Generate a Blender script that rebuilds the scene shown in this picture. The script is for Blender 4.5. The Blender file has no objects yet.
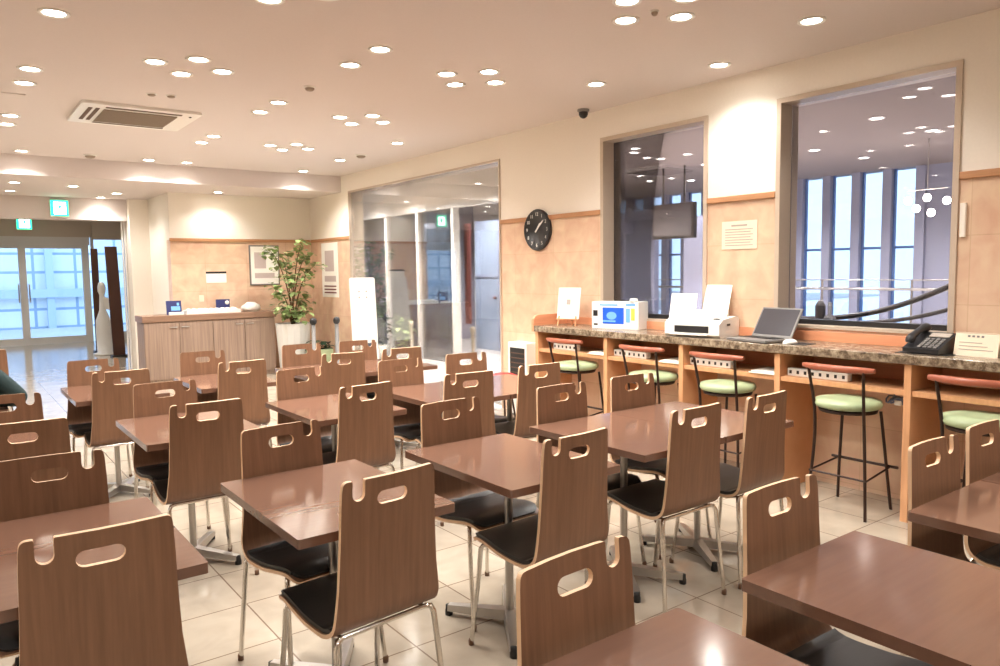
import bpy, bmesh, math, random
from mathutils import Vector, Matrix
random.seed(7)
PI = math.pi
SC = bpy.context.scene
COL = SC.collection

# ------------------------------------------------------------------ camera
H = 1.5
YAW, PITCH, ROLL, FPX = .64135, .083154, .014129, 745.38
fw = Vector((math.sin(YAW)*math.cos(PITCH), math.cos(YAW)*math.cos(PITCH), -math.sin(PITCH)))
rt = Vector((math.cos(YAW), -math.sin(YAW), 0)); dn = fw.cross(rt)
c_, s_ = math.cos(ROLL), math.sin(ROLL)
R_, D_ = c_*rt + s_*dn, -s_*rt + c_*dn
cam = bpy.data.objects.new('camera', bpy.data.cameras.new('camera'))
cam.matrix_world = Matrix((( R_.x, -D_.x, -fw.x, 0), (R_.y, -D_.y, -fw.y, 0), (R_.z, -D_.z, -fw.z, H), (0, 0, 0, 1)))
cam.data.sensor_fit = 'HORIZONTAL'; cam.data.sensor_width = 36; cam.data.lens = FPX/1000*36
cam.data.clip_start = .05; cam.data.clip_end = 200
COL.objects.link(cam); SC.camera = cam

# ------------------------------------------------------------------ world and exposure
LAMP_W = 15.0           # power of each ceiling downlight
LAMP_COL = (1.0, .965, .925)
w = bpy.data.worlds.new('overcast_sky'); SC.world = w; w.use_nodes = True
bg = w.node_tree.nodes['Background']; bg.inputs[0].default_value = (.43, .68, 1.0, 1); bg.inputs[1].default_value = 1.25
vs = SC.view_settings
vs.view_transform = 'Standard'; vs.look = 'None'; vs.gamma = 1; vs.use_curve_mapping = False; vs.exposure = 1.85
SC.cycles.max_bounces = 8; SC.cycles.transparent_max_bounces = 12; SC.cycles.use_denoising = True
SC.cycles.caustics_reflective = False; SC.cycles.sample_clamp_indirect = 6

# ------------------------------------------------------------------ materials
def srgb(r, g, b):
    f = lambda v: (v/255/12.92) if v <= 10.3 else ((v/255+.055)/1.055)**2.4
    return (f(r), f(g), f(b), 1)
def new_mat(name):
    m = bpy.data.materials.new(name); m.use_nodes = True
    nt = m.node_tree; return m, nt, nt.nodes['Principled BSDF']
def plain(name, col, rough=.5, metal=0., spec=.5, bump=0., scale=60.):
    m, nt, b = new_mat(name)
    b.inputs['Roughness'].default_value = rough; b.inputs['Metallic'].default_value = metal
    b.inputs['Specular IOR Level'].default_value = spec
    tc = nt.nodes.new('ShaderNodeTexCoord'); n = nt.nodes.new('ShaderNodeTexNoise')
    n.inputs['Scale'].default_value = scale; n.inputs['Detail'].default_value = 3
    nt.links.new(tc.outputs['Object'], n.inputs['Vector'])
    mx = nt.nodes.new('ShaderNodeMixRGB'); mx.inputs[1].default_value = [c*.94 for c in col[:3]]+[1]; mx.inputs[2].default_value = col
    nt.links.new(n.outputs['Fac'], mx.inputs[0]); nt.links.new(mx.outputs[0], b.inputs['Base Color'])
    if bump:
        bp = nt.nodes.new('ShaderNodeBump'); bp.inputs['Strength'].default_value = bump; bp.inputs['Distance'].default_value = .01
        nt.links.new(n.outputs['Fac'], bp.inputs['Height']); nt.links.new(bp.outputs[0], b.inputs['Normal'])
    return m
def wood(name, dark, light, rough=.4, scale=(60, 60, 2.5), spec=.5):
    m, nt, b = new_mat(name); b.inputs['Roughness'].default_value = rough; b.inputs['Specular IOR Level'].default_value = spec
    tc = nt.nodes.new('ShaderNodeTexCoord'); mp = nt.nodes.new('ShaderNodeMapping'); mp.inputs['Scale'].default_value = scale
    oi = nt.nodes.new('ShaderNodeObjectInfo'); n = nt.nodes.new('ShaderNodeTexNoise'); n.noise_dimensions = '4D'
    n.inputs['Scale'].default_value = 1; n.inputs['Detail'].default_value = 5; n.inputs['Roughness'].default_value = .6
    ml = nt.nodes.new('ShaderNodeMath'); ml.operation = 'MULTIPLY'; ml.inputs[1].default_value = 20
    nt.links.new(oi.outputs['Random'], ml.inputs[0]); nt.links.new(ml.outputs[0], n.inputs['W'])
    nt.links.new(tc.outputs['Object'], mp.inputs[0]); nt.links.new(mp.outputs[0], n.inputs['Vector'])
    cr = nt.nodes.new('ShaderNodeValToRGB'); cr.color_ramp.elements[0].position = .3; cr.color_ramp.elements[1].position = .7
    cr.color_ramp.elements[0].color = dark; cr.color_ramp.elements[1].color = light
    nt.links.new(n.outputs['Fac'], cr.inputs[0]); nt.links.new(cr.outputs[0], b.inputs['Base Color'])
    return m
def tiles(name, c1, c2, joint, bw, bh, mortar, off=(0, 0, 0), rough=.3, axes='xy', mottle=.5, offset=0., spec=.5, mscale=5):
    m, nt, b = new_mat(name); b.inputs['Roughness'].default_value = rough; b.inputs['Specular IOR Level'].default_value = spec
    tc = nt.nodes.new('ShaderNodeTexCoord'); sp = nt.nodes.new('ShaderNodeSeparateXYZ'); cb = nt.nodes.new('ShaderNodeCombineXYZ')
    nt.links.new(tc.outputs['Object'], sp.inputs[0])
    ix = {'x': 0, 'y': 1, 'z': 2}
    if axes == 'wall':
        ad = nt.nodes.new('ShaderNodeMath'); nt.links.new(sp.outputs[0], ad.inputs[0]); nt.links.new(sp.outputs[1], ad.inputs[1])
        nt.links.new(ad.outputs[0], cb.inputs[0]); nt.links.new(sp.outputs[2], cb.inputs[1])
    else:
        nt.links.new(sp.outputs[ix[axes[0]]], cb.inputs[0]); nt.links.new(sp.outputs[ix[axes[1]]], cb.inputs[1])
    mp = nt.nodes.new('ShaderNodeMapping'); mp.inputs['Location'].default_value = off; nt.links.new(cb.outputs[0], mp.inputs[0])
    br = nt.nodes.new('ShaderNodeTexBrick'); br.offset = offset; br.squash = 1; br.inputs['Scale'].default_value = 1
    br.inputs['Brick Width'].default_value = bw; br.inputs['Row Height'].default_value = bh; br.inputs['Mortar Size'].default_value = mortar
    br.inputs['Mortar Smooth'].default_value = .1; br.inputs['Bias'].default_value = 0
    br.inputs['Color1'].default_value = c1; br.inputs['Color2'].default_value = c2; br.inputs['Mortar'].default_value = joint
    nt.links.new(mp.outputs[0], br.inputs['Vector'])
    n = nt.nodes.new('ShaderNodeTexNoise'); n.inputs['Scale'].default_value = mscale; n.inputs['Detail'].default_value = 6; n.inputs['Distortion'].default_value = .5
    nt.links.new(tc.outputs['Object'], n.inputs['Vector'])
    mx = nt.nodes.new('ShaderNodeMixRGB'); mx.blend_type = 'OVERLAY'; mx.inputs[0].default_value = mottle
    nt.links.new(br.outputs['Color'], mx.inputs[1]); nt.links.new(n.outputs['Fac'], mx.inputs[2]); nt.links.new(mx.outputs[0], b.inputs['Base Color'])
    return m
def glass(name, tint, gloss=1.0, rough=0.):
    m = bpy.data.materials.new(name); m.use_nodes = True; nt = m.node_tree; nt.nodes.remove(nt.nodes['Principled BSDF'])
    out = nt.nodes['Material Output']; tr = nt.nodes.new('ShaderNodeBsdfTransparent'); tr.inputs[0].default_value = tint
    gl = nt.nodes.new('ShaderNodeBsdfGlossy'); gl.inputs['Roughness'].default_value = rough
    fr = nt.nodes.new('ShaderNodeFresnel'); fr.inputs[0].default_value = 1.5
    mu = nt.nodes.new('ShaderNodeMath'); mu.operation = 'MULTIPLY'; mu.inputs[1].default_value = gloss; nt.links.new(fr.outputs[0], mu.inputs[0])
    mx = nt.nodes.new('ShaderNodeMixShader'); nt.links.new(mu.outputs[0], mx.inputs[0]); nt.links.new(tr.outputs[0], mx.inputs[1]); nt.links.new(gl.outputs[0], mx.inputs[2])
    nt.links.new(mx.outputs[0], out.inputs[0]); return m
def emit(name, col, strength):
    m, nt, b = new_mat(name); b.inputs['Base Color'].default_value = col
    b.inputs['Emission Color'].default_value = col; b.inputs['Emission Strength'].default_value = strength; return m
def granite(name):
    m, nt, b = new_mat(name); b.inputs['Roughness'].default_value = .25
    tc = nt.nodes.new('ShaderNodeTexCoord'); n = nt.nodes.new('ShaderNodeTexNoise'); n.inputs['Scale'].default_value = 26; n.inputs['Detail'].default_value = 8; n.inputs['Roughness'].default_value = .75
    nt.links.new(tc.outputs['Object'], n.inputs['Vector'])
    cr = nt.nodes.new('ShaderNodeValToRGB'); e = cr.color_ramp.elements
    e[0].position = .36; e[0].color = srgb(72, 60, 48); e[1].position = .70; e[1].color = srgb(186, 172, 150)
    k = e.new(.46); k.color = srgb(112, 95, 77); k = e.new(.55); k.color = srgb(148, 131, 109)
    nt.links.new(n.outputs['Fac'], cr.inputs[0]); nt.links.new(cr.outputs[0], b.inputs['Base Color']); return m

M = {}
M['paint'] = plain('cream_wall_paint', srgb(244, 236, 224), .8, spec=.2)
M['ceil'] = plain('ceiling_paint', srgb(220, 210, 206), .9, spec=.1)
M['floor'] = tiles('floor_tile', srgb(178, 166, 149), srgb(170, 157, 139), srgb(122, 103, 86), .4115, .4115, .0036, (.206, -.052, 0), .14, 'xy', .3, spec=.7)
M['wains'] = tiles('marble_wainscot', srgb(222, 190, 162), srgb(214, 180, 151), srgb(206, 172, 142), .62, .41, .003, (.1, -.03, 0), .3, 'wall', .4, .0, mscale=6)
M['trimwood'] = wood('trim_wood', srgb(176, 124, 84), srgb(196, 146, 104), .45, (3, 3, 60))
M['ply'] = wood('walnut_plywood', srgb(112, 79, 57), srgb(134, 97, 72), .38, (70, 20, 3))
M['edge'] = plain('birch_ply_edge', srgb(224, 188, 152), .5, scale=20)
M['tabletop'] = wood('walnut_laminate', srgb(110, 80, 65), srgb(118, 86, 70), .13, (3, 40, 40), .8)
M['leather'] = plain('black_vinyl', srgb(30, 28, 26), .38, bump=.05, scale=200)
M['chrome'] = plain('chrome', srgb(225, 220, 212), .12, 1.)
M['steel'] = plain('brushed_steel', srgb(190, 186, 180), .3, .9)
M['bronze'] = plain('bronze_frame', srgb(198, 180, 160), .4, .1)
M['rubber'] = plain('black_rubber', srgb(25, 23, 22), .6)
M['brownrub'] = plain('brown_rubber', srgb(112, 80, 58), .6)
M['granite'] = granite('brown_granite')
M['orange'] = wood('alder_panel', srgb(206, 150, 106), srgb(222, 168, 124), .4, (3, 40, 3))
M['salmon'] = wood('alder_backing', srgb(214, 142, 104), srgb(226, 158, 118), .45, (3, 3, 40))
M['rosewood'] = wood('stool_wood', srgb(142, 74, 52), srgb(170, 96, 70), .35, (4, 4, 60))
M['blackmetal'] = plain('dark_brown_steel', srgb(52, 32, 24), .4, .3)
M['green'] = plain('green_vinyl', srgb(168, 182, 142), .4, bump=.03)
M['white'] = plain('white_plastic', srgb(238, 236, 230), .35)
M['paper'] = plain('white_paper', srgb(244, 240, 230), .8, spec=.2)
M['ivory'] = plain('ivory_card', srgb(238, 222, 198), .7, spec=.2)
M['grey'] = plain('grey_plastic', srgb(120, 116, 112), .45)
M['midgrey'] = plain('print_grey', srgb(176, 164, 152), .8)
M['dark'] = plain('black_plastic', srgb(32, 31, 32), .4)
M['navy'] = plain('navy_card', srgb(44, 50, 104), .5)
M['blue'] = plain('blue_print', srgb(30, 96, 220), .4, scale=30)
M['lightblue'] = plain('light_blue_print', srgb(120, 180, 240), .4)
M['yellow'] = plain('yellow_print', srgb(232, 206, 90), .5)
M['red'] = plain('red_vinyl', srgb(196, 44, 44), .45)
M['redcloth'] = plain('dull_red_cloth', srgb(118, 58, 56), .8)
M['deskwood'] = wood('ash_desk_laminate', srgb(128, 106, 92), srgb(164, 140, 122), .5, (45, 45, 1.2))
M['desktop'] = wood('desk_edge_laminate', srgb(128, 98, 78), srgb(146, 114, 92), .45, (2, 40, 40))
M['leaf'] = plain('leaf_green', srgb(146, 166, 106), .4, scale=8)
M['leafdark'] = plain('dark_leaf', srgb(34, 58, 34), .5, scale=8)
M['bark'] = plain('bark', srgb(120, 92, 66), .8, bump=.2)
M['soil'] = plain('soil', srgb(60, 44, 34), .9)
M['planter'] = plain('pale_planter', srgb(206, 204, 198), .5)
M['lampglow'] = emit('lamp_glow', (1, .93, .82, 1), 14)
M['exitgreen'] = emit('exit_green', srgb(30, 190, 130), 1.6)
M['exitwhite'] = emit('exit_white', (.86, 1, .95, 1), 2.2)
M['screenglass'] = plain('dark_screen', srgb(70, 68, 72), .15)
M['pane'] = glass('window_glass', (.80, .78, .80, 1), .9)
M['clear'] = glass('clear_glass', (.90, .90, .90, 1), .8)
M['slate'] = plain('slate_blue_panel', srgb(112, 122, 148), .5)
M['fin'] = plain('blue_grey_fin', srgb(150, 156, 178), .5)
M['doorblue'] = plain('pale_blue_door', srgb(146, 160, 184), .5)
M['bluemull'] = plain('blue_mullion', srgb(66, 104, 164), .4)
M['alu'] = plain('pale_aluminium', srgb(226, 222, 216), .4, .05)
M['band'] = plain('pale_blue_band', srgb(186, 200, 220), .7)
M['hallceil'] = plain('hall_ceiling', srgb(142, 134, 132), .9, spec=.1)
M['hallfloor'] = plain('hall_floor', srgb(200, 194, 190), .3)
M['facade'] = tiles('white_facade', srgb(224, 228, 232), srgb(214, 220, 228), srgb(150, 170, 196), 1.1, .55, .04, (0, 0, 0), .7, 'xz', .1)
M['pave'] = plain('paving', srgb(190, 188, 184), .8)
M['bark2'] = plain('dark_brown_board', srgb(84, 52, 38), .6, scale=30)
M['blind'] = plain('taupe_blind', srgb(206, 190, 170), .8)
M['grille'] = plain('grille_grey', srgb(150, 134, 118), .6)
M['slot'] = plain('slot_brown', srgb(96, 74, 60), .7)
M['jacket'] = plain('dark_green_cloth', srgb(28, 48, 48), .85, bump=.2)
M['trousers'] = plain('navy_cloth', srgb(34, 40, 62), .85)
M['skin'] = plain('skin', srgb(214, 164, 134), .5)
M['hair'] = plain('black_hair', srgb(30, 24, 22), .5)
M['art'] = plain('poster_grey_print', srgb(196, 180, 174), .7, scale=14)

# ------------------------------------------------------------------ mesh helpers
class MB:
    """collects shapes; build() links them as ONE mesh object"""
    def __init__(s): s.v = []; s.f = []; s.m = []; s.s = []
    def face(s, idx, mi=0, sm=False): s.f.append(idx); s.m.append(mi); s.s.append(sm)
    def quad(s, a, b, c, d, mi=0):
        n = len(s.v); s.v += [tuple(a), tuple(b), tuple(c), tuple(d)]; s.face((n, n+1, n+2, n+3), mi)
    def box(s, x0, x1, y0, y1, z0, z1, mi=0, T=None):
        n = len(s.v)
        P = [(x0,y0,z0),(x1,y0,z0),(x1,y1,z0),(x0,y1,z0),(x0,y0,z1),(x1,y0,z1),(x1,y1,z1),(x0,y1,z1)]
        if T is not None: P = [tuple(T @ Vector(p)) for p in P]
        s.v += P
        for q in ((3,2,1,0),(4,5,6,7),(0,1,5,4),(1,2,6,5),(2,3,7,6),(3,0,4,7)): s.face(tuple(n+i for i in q), mi)
        return s
    def rbox(s, x0, x1, y0, y1, z0, z1, r=.01, mi=0, seg=3, T=None):
        """box with rounded edges"""
        bm = bmesh.new(); bmesh.ops.create_cube(bm, size=1)
        for v in bm.verts: v.co = Vector(((x0+x1)/2+v.co.x*(x1-x0), (y0+y1)/2+v.co.y*(y1-y0), (z0+z1)/2+v.co.z*(z1-z0)))
        bmesh.ops.bevel(bm, geom=bm.edges[:], offset=r, segments=seg, profile=.5, affect='EDGES')
        bm.normal_update(); s.add_bm(bm, mi, T, False); return s
    def add_bm(s, bm, mi=0, T=None, sm=True):
        n = len(s.v); bm.verts.index_update()
        for v in bm.verts: s.v.append(tuple(T @ v.co) if T is not None else tuple(v.co))
        for f in bm.faces: s.face(tuple(n+v.index for v in f.verts), mi, sm)
        bm.free()
    def ring_tube(s, rings, mi=0, caps=True, sm=True):
        k = len(rings[0]); n = len(s.v)
        for r in rings: s.v += [tuple(p) for p in r]
        for i in range(len(rings)-1):
            for j in range(k):
                a = n+i*k+j; b = n+i*k+(j+1) % k
                s.face((a, b, b+k, a+k), mi, sm)
        if caps:
            for r, rev in ((rings[0], True), (rings[-1], False)):
                n = len(s.v); s.v += [tuple(p) for p in r]
                idx = list(range(n, n+k)); s.face(tuple(idx[::-1] if rev else idx), mi)
        return s
    def tube(s, pts, r, mi=0, k=8, caps=True):
        P = [Vector(p) for p in pts]; rings = []
        rr = r if isinstance(r, (list, tuple)) else [r]*len(P)
        t0 = (P[1]-P[0]).normalized(); up = Vector((0, 0, 1)) if abs(t0.z) < .9 else Vector((1, 0, 0))
        nrm = t0.cross(up).normalized()
        for i, p in enumerate(P):
            t = (P[min(i+1, len(P)-1)]-P[max(i-1, 0)]).normalized()
            nrm = (nrm - t*nrm.dot(t)).normalized(); b = t.cross(nrm)
            rings.append([p+nrm*(rr[i]*math.cos(2*PI*j/k))+b*(rr[i]*math.sin(2*PI*j/k)) for j in range(k)])
        return s.ring_tube(rings, mi, caps)
    def lathe(s, prof, c=(0, 0, 0), mi=0, k=20, caps=True, T=None):
        rings = []
        for r, z in prof:
            q = [Vector((c[0]+r*math.cos(2*PI*j/k), c[1]+r*math.sin(2*PI*j/k), c[2]+z)) for j in range(k)]
            rings.append([T @ p for p in q] if T is not None else q)
        return s.ring_tube(rings, mi, caps)
    def prism(s, poly, fn, d, mi=0, sm=False, rim=None):
        """closed outline poly (2d) -> fn(u,v,w) at w=0 and w=d"""
        k = len(poly)
        for w_, rev in ((0, True), (d, False)):
            n = len(s.v); s.v += [tuple(fn(u, v, w_)) for u, v in poly]
            idx = list(range(n, n+k)); s.face(tuple(idx[::-1] if rev else idx), mi)
        n = len(s.v); s.v += [tuple(fn(u, v, 0)) for u, v in poly] + [tuple(fn(u, v, d)) for u, v in poly]
        for j in range(k): s.face((n+j, n+(j+1) % k, n+k+(j+1) % k, n+k+j), mi if rim is None else rim, sm)
        return s
    def build(s, name, mats, parent=None, loc=None):
        if not isinstance(mats, (list, tuple)): mats = [mats]
        me = bpy.data.meshes.new(name); me.from_pydata(s.v, [], s.f)
        for m in mats: me.materials.append(M[m] if isinstance(m, str) else m)
        me.polygons.foreach_set('material_index', s.m); me.polygons.foreach_set('use_smooth', s.s); me.update()
        o = bpy.data.objects.new(name, me); COL.objects.link(o)
        if parent is not None: o.parent = parent
        if loc is not None: o.location = loc
        return o
def tag(o, label, cat, group=None, kind=None):
    o['label'] = label; o['category'] = cat
    if group: o['group'] = group
    if kind: o['kind'] = kind
    return o
def thing(name, label, cat, loc=(0, 0, 0), rz=0., group=None):
    o = bpy.data.objects.new(name, None); COL.objects.link(o); o.location = loc; o.rotation_euler = (0, 0, rz); o.empty_display_size = .1
    return tag(o, label, cat, group)
def struct(name, mb, mats, label, cat, parent=None):
    o = mb.build(name, mats, parent)
    if parent is None: tag(o, label, cat, None, 'structure')
    return o
KIDS = {}
def copy_tree(root, loc, rz, label, group=None):
    def rec(o, parent):
        c = o.copy(); COL.objects.link(c)
        if parent is not None: c.parent = parent
        for ch in kids.get(o.name, ()): rec(ch, c)
        return c
    kids = {}
    stack = [root]
    while stack:
        o = stack.pop(); kids[o.name] = list(o.children); stack += kids[o.name]
    r = rec(root, None); r.location = loc; r.rotation_euler = (0, 0, rz); r['label'] = label
    if group: r['group'] = group
    return r
def text_mesh(txt, size, depth=.001):
    cu = bpy.data.curves.new('txt', 'FONT'); cu.body = txt; cu.size = size; cu.align_x = 'CENTER'; cu.align_y = 'CENTER'; cu.extrude = depth
    o = bpy.data.objects.new('txt', cu); COL.objects.link(o)
    me = bpy.data.meshes.new_from_object(o.evaluated_get(bpy.context.evaluated_depsgraph_get()))
    bpy.data.objects.remove(o); bpy.data.curves.remove(cu)
    bm = bmesh.new(); bm.from_mesh(me); bpy.data.meshes.remove(me); return bm
def rrect(x0, x1, y0, y1, r, n=4):
    P = []
    for cx, cy, a in ((x1-r, y1-r, 0), (x0+r, y1-r, 90), (x0+r, y0+r, 180), (x1-r, y0+r, 270)):
        for i in range(n+1):
            t = math.radians(a+90*i/n); P.append((cx+r*math.cos(t), cy+r*math.sin(t)))
    return P

# ------------------------------------------------------------------ the setting
WX = 4.85; CZ = 2.93; WT = .2; ZT = 2.02
struct('floor', MB().box(-4, 4.85+WT, -2.5, 19.4, -.1, 0), 'floor', 'cream square tiled floor of the dining room', 'floor')
struct('ceiling', MB().box(-4, WX+WT, -2.5, 10.45, CZ, CZ+.1), 'ceil', 'smooth pale ceiling over the tables', 'ceiling')
struct('ceiling_entrance', MB().box(-4, WX+WT, 10.40, 13.2, 2.70, 2.80).box(-4, WX+WT, 10.40, 10.45, 2.8, 3.03).box(-4, 2.45, 13.05, 13.3, 2.37, 2.80).box(-4, 3.6, 13.3, 19.4, 2.78, 2.88),
       'ceil', 'lower ceiling step and beams towards the entrance', 'ceiling')
# right wall: (y0, y1, z0, z1) pieces split at the wainscot top
BW = (1.94, 3.15, 1.07, 2.69); W2 = (3.75, 4.93, 1.05, 2.68); OP = (6.45, 10.15, 0., 2.69)
mb = MB()
for y0, y1 in ((-2.5, BW[0]), (BW[1], W2[0]), (W2[1], OP[0]), (OP[1], 11.6)):
    mb.box(WX, WX+WT, y0, y1, 0, ZT, 1); mb.box(WX, WX+WT, y0, y1, ZT, CZ, 0)
for o in (BW, W2):
    mb.box(WX, WX+WT, o[0], o[1], 0, o[2], 1)
for o in (BW, W2, OP):
    mb.box(WX, WX+WT, o[0], o[1], o[3], CZ, 0)
struct('wall_right', mb, ['paint', 'wains'], 'long cream wall with marble wainscot behind the counter', 'wall')
mb = MB(); mb.box(2.7, WX+WT, 11.6, 11.8, 0, ZT, 1).box(2.7, WX+WT, 11.6, 11.8, ZT, 2.8, 0)
struct('wall_back', mb, ['paint', 'wains'], 'cream and marble wall behind the reception cabinet', 'wall')
struct('wall_entrance', MB().box(2.70, 2.9, 11.8, 12.9, 0, 2.78).box(2.42, 2.9, 12.9, 13.3, 0, 2.78), 'paint', 'plain white side wall leading to the entrance doors', 'wall')
struct('trim_3', MB().box(2.35, 2.37, 13.2, 13.24, 0, 2.37).box(2.385, 2.41, 13.2, 13.24, 0, 2.37), 'alu', 'two slim aluminium posts at the edge of the white wall end', 'trim')
struct('wall_left', MB().box(-4.2, -4, -2.5, 19.4, 0, CZ), 'paint', 'cream wall on the far left side', 'wall')
struct('wall_front', MB().box(-4, WX+WT, -2.7, -2.5, 0, CZ), 'paint', 'cream wall behind the camera', 'wall')
mb = MB()
for y0, y1 in ((-2.5, BW[0]), (BW[1], W2[0]), (W2[1], OP[0]), (OP[1], 11.58)): mb.rbox(WX-.018, WX+.001, y0+.001, y1-.001, ZT-.022, ZT+.022, .005)
struct('trim_1', mb, 'trimwood', 'wood rail on top of the marble along the counter wall', 'trim')
struct('trim_2', MB().rbox(2.69, WX-.02, 11.582, 11.601, ZT-.022, ZT+.022, .005), 'trimwood', 'wood rail on top of the marble behind the cabinet', 'trim')

def window(name, o, label, t=.035, dp=.129, pm='pane'):
    y0, y1, z0, z1 = o
    r = bpy.data.objects.new(name, None); COL.objects.link(r); tag(r, label, 'window', None, 'structure')
    m = MB(); xa, xb = WX-.012, WX+WT+.01
    m.box(xa, xb, y0, y0+t, z0, z1).box(xa, xb, y1-t, y1, z0, z1).box(xa, xb, y0+t, y1-t, z1-t, z1)
    if z0 > .1: m.box(xa, xb, y0+t, y1-t, z0, z0+.02)
    m.build('window_frame', 'bronze', r)
    if z0 > .1: MB().box(WX+.10, WX+.16, y0+t, y1-t, z0+.02, z0+.055).build('bottom_seal', 'dark', r)
    MB().box(WX+dp-.004, WX+dp+.004, y0+t+.001, y1-t-.001, z0+.021, z1-t-.001).build('pane', pm, r)
window('window_1', BW, 'large interior window behind the laptop and telephone, blue hall beyond')
window('window_2', W2, 'interior window behind the printer')
window('window_3', OP, 'floor-length glazed opening beside the white easel board', .022, .02, 'clear')

# entrance doors at the far end
EY = 19.4
r = bpy.data.objects.new('door_1', None); COL.objects.link(r); tag(r, 'pale framed glass entrance doors at the far end', 'door', None, 'structure')
m = MB()
xs = [-3.2, -1.6, -.1, 1.45, 2.68]
m.box(-3.3, 2.78, EY, EY+.1, 2.22, 2.40)
for x in xs: m.box(x-.07, x+.07, EY, EY+.1, 0, 2.22)
for a, b in zip(xs[:-1], xs[1:]): m.box(a+.07, b-.07, EY+.01, EY+.09, 0, .16).box(a+.07, b-.07, EY+.01, EY+.09, 2.14, 2.22)
m.build('door_frame', 'alu', r)
m = MB()
for a, b in zip(xs[:-1], xs[1:]): m.box(a+.07, b-.07, EY+.045, EY+.055, .16, 2.14)
m.build('pane', 'clear', r)
m = MB()
for x in (1.55, 1.35): m.tube([(x, EY-.06, .95), (x, EY-.06, 1.35)], .015).tube([(x, EY-.06, 1.0), (x, EY, 1.0)], .01).tube([(x, EY-.06, 1.3), (x, EY, 1.3)], .01)
m.build('door_handle', 'steel', r)
struct('wall_entrance_header', MB().box(-4, 3.6, EY, EY+.15, 2.40, 2.88).box(-4, -3.27, EY, EY+.15, 0, 2.4), 'blind', 'taupe band above the entrance doors', 'wall')
# side bay of the entrance
r = bpy.data.objects.new('window_4', None); COL.objects.link(r); tag(r, 'narrow side window to the right of the entrance doors', 'window', None, 'structure')
MB().box(2.8, 2.86, EY, EY+.1, 0, 2.4).box(3.5, 3.6, EY, EY+.1, 0, 2.4).box(2.86, 3.5, EY, EY+.1, 0, .2).build('window_frame', 'alu', r)
MB().box(2.861, 3.499, EY+.045, EY+.055, .2, 2.4).build('pane', 'clear', r)
MB().box(2.82, 3.6, 19.25, 19.3, 2.34, 2.76).build('roller_blind', 'blind', r)
struct('wall_entrance_side', MB().box(3.6, 3.75, 11.8, 19.55, 0, 2.9), 'paint', 'white wall closing the entrance bay', 'wall')
# outside
struct('exterior_ground', MB().box(-30, 40, 19.56, 60, -.12, -.02), 'pave', 'pale pavement outside the entrance', 'ground')
m = MB(); m.box(-14, 16, 26, 30, -.02, 9, 0)
for k in range(9): m.box(-14+3.3*k, -13.8+3.3*k, 25.8, 26, -.02, 9, 1)
for z in (.9, 3.4): m.box(-14, 16, 25.75, 25.8, z, z+.25, 1)
struct('exterior_building', m, ['facade', 'band'], 'pale panelled building across the street from the doors', 'building')

# ------------------------------------------------------------------ rooms behind the right wall
HX = 12.0
struct('floor_hall', MB().box(WX+WT, HX+.3, -2.5, 13.8, -.1, -.001), 'hallfloor', 'grey floor of the hall behind the windows', 'floor')
struct('ceiling_hall', MB().box(WX+WT, HX+.3, -2.5, 13.8, 3.0, 3.1), 'hallceil', 'grey ceiling of the hall behind the windows', 'ceiling')
struct('wall_hall_end', MB().box(WX+WT, HX+.3, -2.7, -2.5, -.1, 3.1).box(WX+WT, HX+.3, 13.8, 14, -.1, 3.1).box(HX, HX+.3, -2.5, 5.25, 0, 3), 'fin', 'plain lavender grey end walls of the hall', 'wall')
r = bpy.data.objects.new('window_5', None); COL.objects.link(r); tag(r, 'tall blue daylight windows between fins across the hall', 'window', None, 'structure')
m = MB(); m2 = MB(); m3 = MB()
y = 5.25; 
while y < 13.6:
    m.box(HX-.06, HX+.1, y, y+.14, 0, 3.0)
    m2.box(HX+.02, HX+.08, y+.14, y+.17, 0, 3.0).box(HX+.02, HX+.08, y+.475, y+.5, 0, 3.0).box(HX+.03, HX+.07, y+.14, y+.5, 1.76, 1.80)
    y += .5
m.build('fin', 'fin', r); m2.build('mullion', 'bluemull', r)
MB().box(HX+.045, HX+.055, 5.25, 13.7, 0, 3.0).build('pane', 'clear', r)
m = MB(); m.tube([(HX-.5, 4.6, 1.14), (HX-.5, 12.5, 1.14)], .022).tube([(HX-.5, 4.6, 1.28), (HX-.5, 12.5, 1.28)], .01)
for k in range(6): m.tube([(HX-.5, 5.2+1.4*k, 0), (HX-.5, 5.2+1.4*k, 1.28)], .018)
tag(m.build('guard_rail', 'steel'), 'thin steel guard rail in front of the blue windows', 'railing')
# escalator-like handrail sweeping up to the right, behind the large window
def bez(pts, n=24):
    out = []
    for i in range(n+1):
        t = i/n; P = [Vector(p) for p in pts]
        while len(P) > 1: P = [P[j].lerp(P[j+1], t) for j in range(len(P)-1)]
        out.append(P[0])
    return out
m = MB(); m.tube(bez([(7.6, 5.0, .86), (7.6, 4.55, .98), (7.6, 4.2, .90), (7.6, 3.7, .96), (7.6, 2.9, 1.40)]), .028)
m.tube(bez([(7.3, 4.3, .93), (7.3, 3.7, .92), (7.3, 3.3, .95), (7.3, 2.75, 1.18)]), .02)
m.box(7.25, 7.7, 2.9, 5.0, 0, .86)
tag(m.build('escalator_handrail', 'dark'), 'black curved handrail rising beyond the large window', 'handrail')
m = MB(); m.lathe([(.0, 0), (.07, 0), (.07, .95), (.05, 1.0), (.02, 1.02), (.02, 1.14), (0, 1.14)], (7.1, 3.99, 0), 0, 14); m.lathe([(.0, 0), (.05, 0), (.05, 1.1), (.02, 1.16), (0, 1.16)], (7.15, 4.12, 0), 0, 12)
tag(m.build('bollard_pair', 'dark'), 'two dark slim bollards standing beyond the large window', 'bollard')
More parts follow.
